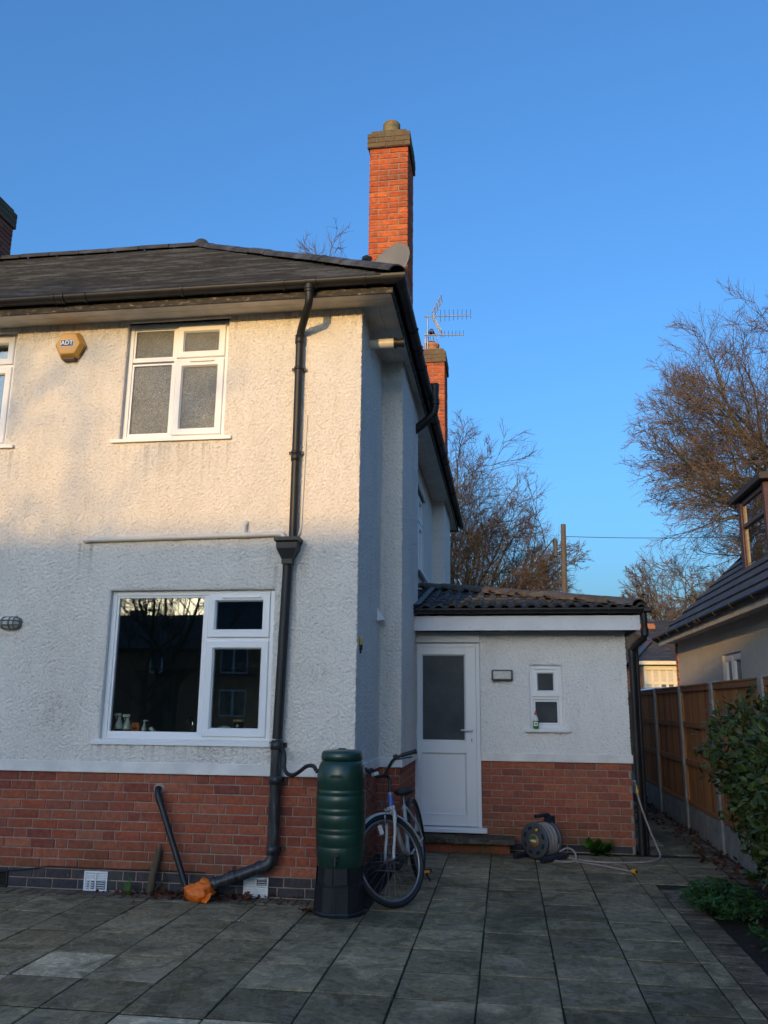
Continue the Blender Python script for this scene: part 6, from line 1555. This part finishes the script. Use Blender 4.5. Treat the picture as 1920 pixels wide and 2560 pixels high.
for f_ in bm.faces: f_.smooth = True
me = bpy.data.meshes.new('bag'); bm.to_mesh(me); bm.free()
M['orange'] = plain('orange_plastic_sheet', (.85, .17, .012), .5, var=.12, scale=18); me.materials.append(M['orange'])
ob = tag(link('orange_bag', me, None, (-1.165, -.215, 0), (0,0,-.25)), 'crumpled orange plastic bag wrapped round the drainpipe end', 'bag')
m = MB(); m.add([(.04,-.02,.05), (.145,-.055,.085), (.15,-.08,.05), (.11,-.075,.006), (.03,-.06,.02)], [(0,1,2), (0,2,3), (0,3,4)]); m.build('loose_flap', M['orange'], ob)
m = MB(); m.tube([(.05,.06,.04), (.03,.04,.10), (-.02,.03,.125)], [.06,.065,.05], 10); m.build('gathered_neck', M['orange'], ob)
# washing-up liquid on the annexe sill, tub behind the glass
wl = thing('washing_up_bottle', 'green washing-up liquid bottle with red cap on annexe sill', 'bottle', (1.545, 2.585, 1.262))
M['green_liq'] = plain('green_liquid', (.02, .30, .05), .15, var=.08, coat=.5); M['clear_pl'] = plain('clear_plastic', (.66, .70, .70), .15, var=.05); M['red_pl'] = plain('red_cap', (.55, .03, .04), .35, var=.05)
m = MB(); m.lathe([(.026,0), (.032,.006), (.033,.07), (.031,.085)], n=18); m.build('body', M['green_liq'], wl); m = MB(); m.lathe([(.031,.085), (.026,.11), (.016,.135), (.012,.145)], n=18); m.build('shoulder', M['clear_pl'], wl)
m = MB(); m.lathe([(.014,.145), (.014,.165), (.008,.175), (.006,.192), (0,.193)], n=14); m.build('cap', M['red_pl'], wl)
m = MB(); m.add([(.0335*math.sin(t), -.0335*math.cos(t), z_) for t in (-.7,-.35,0,.35,.7) for z_ in (.03,.072)], [(i*2, i*2+2, i*2+3, i*2+1) for i in range(4)]); lb = m.build('label', M['upvc'], wl)
m = MB(); m.add([(.0342*math.sin(t), -.0342*math.cos(t), z_) for t in (-.45,-.2,0,.2,.45) for z_ in (.044,.06)], [(i*2, i*2+2, i*2+3, i*2+1) for i in range(4)]); m.build('label_stripe', M['red_pl'], lb)

# ================================================================== things on the kitchen sill, behind the glass
def at(u, v, Y=.17): return px(u, v, Y=Y)
SZ = 1.193
M['white_pl'] = plain('white_plastic', (.72, .72, .70), .35, var=.05); M['orange_pl'] = plain('orange_pack', (.60, .13, .03), .35, var=.06); M['red_lbl'] = plain('red_label', (.42, .04, .03), .4, var=.06); M['black_pl'] = plain('black_plastic', (.012, .012, .013), .35, var=.2); M['lidwood'] = plain('cork_lid', (.50, .30, .13), .7, var=.15)
def spray(u, label, lm_, hgt):
    q = at(u, 1830); T = thing('spray_bottle', label, 'bottle', (q.x, .17, SZ))
    m = MB(); m.lathe([(.030,0), (.034,.01), (.034,hgt*.5), (.022,hgt*.68), (.013,hgt*.76)], n=18); m.build('body', M['clear_pl'], T)
    m = MB(); m.lathe([(.0345,.03), (.0345,hgt*.36)], n=18, cap=False); m.build('label', lm_, T)
    m = MB(); m.lathe([(.015,hgt*.75), (.015,hgt*.82)], n=14); m.box(-.045, .018, -.010, .010, hgt*.84, hgt*.95); m.box(-.035, -.026, -.004, .004, hgt*.72, hgt*.86); m.build('trigger_head', M['white_pl'], T, .003)
spray(296, 'clear spray bottle with white trigger standing at window end', M['black_pl'], .225)
spray(317, 'spray bottle with red label standing next to orange pack', M['red_lbl'], .215)
q = at(340, 1820); op = thing('orange_bottle', 'flat orange cleaning bottle standing on the kitchen sill', 'bottle', (q.x, .17, SZ))
m = MB(); m.prism([(-.036,0), (.036,0), (.038,.10), (.030,.135), (-.030,.135), (-.038,.10)], 'Y', -.02, .02); m.build('body', M['orange_pl'], op, .006, 2); m = MB(); m.box(-.022, .022, -.0215, -.0203, .075, .095); m.build('label', M['black_pl'], op)
q = at(360, 1820); pu = thing('soap_pump', 'white pump soap dispenser standing on the kitchen sill', 'dispenser', (q.x, .17, SZ))
m = MB(); m.lathe([(.020,0), (.022,.01), (.021,.09), (.012,.105), (.010,.125), (.005,.127), (.005,.15)], n=16); m.build('body', M['white_pl'], pu); m = MB(); m.box(-.012, .034, -.007, .007, .148, .158); m.build('pump_head', M['white_pl'], pu, .002)
q = at(382, 1805); br_ = thing('washing_brush', 'white washing-up brush with orange tip leaning in a pot', 'brush', (q.x, .20, SZ))
m = MB(); m.tube([(-.03,0,.09), (.02,0,.045), (.05,0,.025)], [.020,.016,.014], 10); m.build('handle', M['white_pl'], br_); m = MB(); m.lathe([(.0,-.01), (.018,-.005), (.020,.005), (0,.012)], (.055,0,.016), 14, cap=False); m.build('tip', M['orange_pl'], br_)
q = at(420, 1830); cp = thing('grey_beaker', 'small grey beaker standing by the kitchen tap', 'beaker', (q.x, .17, SZ)); m = MB(); m.lathe([(.018,0), (.022,.06), (.019,.06), (.016,.01)], n=16); m.build('cup', M['reel_grey'], cp)
q = at(472, 1820); kt = thing('kitchen_tap', 'chrome swan-neck kitchen tap behind the window', 'tap', (q.x, .26, SZ)); m = MB(); m.tube(spline([(0,0,0), (0,0,.13), (-.02,.02,.165), (-.06,.06,.175), (-.09,.09,.14)], 5), .010, 10); m.build('spout', M['chrome'], kt); m = MB(); m.lathe([(.022,0), (.020,.03), (.012,.035)], n=14); m.build('base', M['chrome'], kt)
q = at(556, 1815); hm = thing('domed_kettle', 'white domed kettle with black base behind the sash', 'kettle', (q.x, .22, SZ+.02))
m = MB(); m.lathe([(.078,.035), (.074,.06), (.055,.085), (.02,.098), (0,.10)], n=24); m.build('lid', M['white_pl'], hm); m = MB(); m.lathe([(.06,-.02), (.085,0), (.080,.036)], n=24); m.build('body', M['black_pl'], hm); m = MB(); m.tube([(.07,0,.02), (.10,0,.04), (.10,0,.0)], .008, 8); m.build('handle', M['black_pl'], hm)
q = at(592, 1815); cn_ = thing('canister', 'black storage canister with cork lid and round badge', 'canister', (q.x, .22, SZ)); m = MB(); m.lathe([(.042,0), (.044,.008), (.044,.15), (.040,.152)], n=22); m.build('body', M['black_pl'], cn_); m = MB(); m.lathe([(.046,.153), (.047,.168), (.044,.172)], n=22); m.build('lid', M['lidwood'], cn_)
m = MB(); m.lathe([(.016,0), (.015,-.002), (0,-.0022)], (.0,-.0435,.115), 14, 'Y', cap=False); m.build('badge', M['steel'], cn_)

q = at(452, 1828); bw = thing('glass_bowl', 'upturned clear glass bowl draining beside the kitchen tap', 'bowl', (q.x, .19, SZ)); m = MB(); m.lathe([(.062,0), (.060,.02), (.045,.045), (.02,.058), (0,.06)], n=22, cap=False); m.build('bowl', M['clear_pl'], bw)
q = at(284, 1822); yb = thing('yellow_sponge_pot', 'yellow tub standing at the kitchen window frame', 'tub', (q.x, .20, SZ)); m = MB(); m.lathe([(.022,0), (.024,.09), (.020,.09), (.018,.01)], n=16); m.build('tub', M['lidwood'], yb)
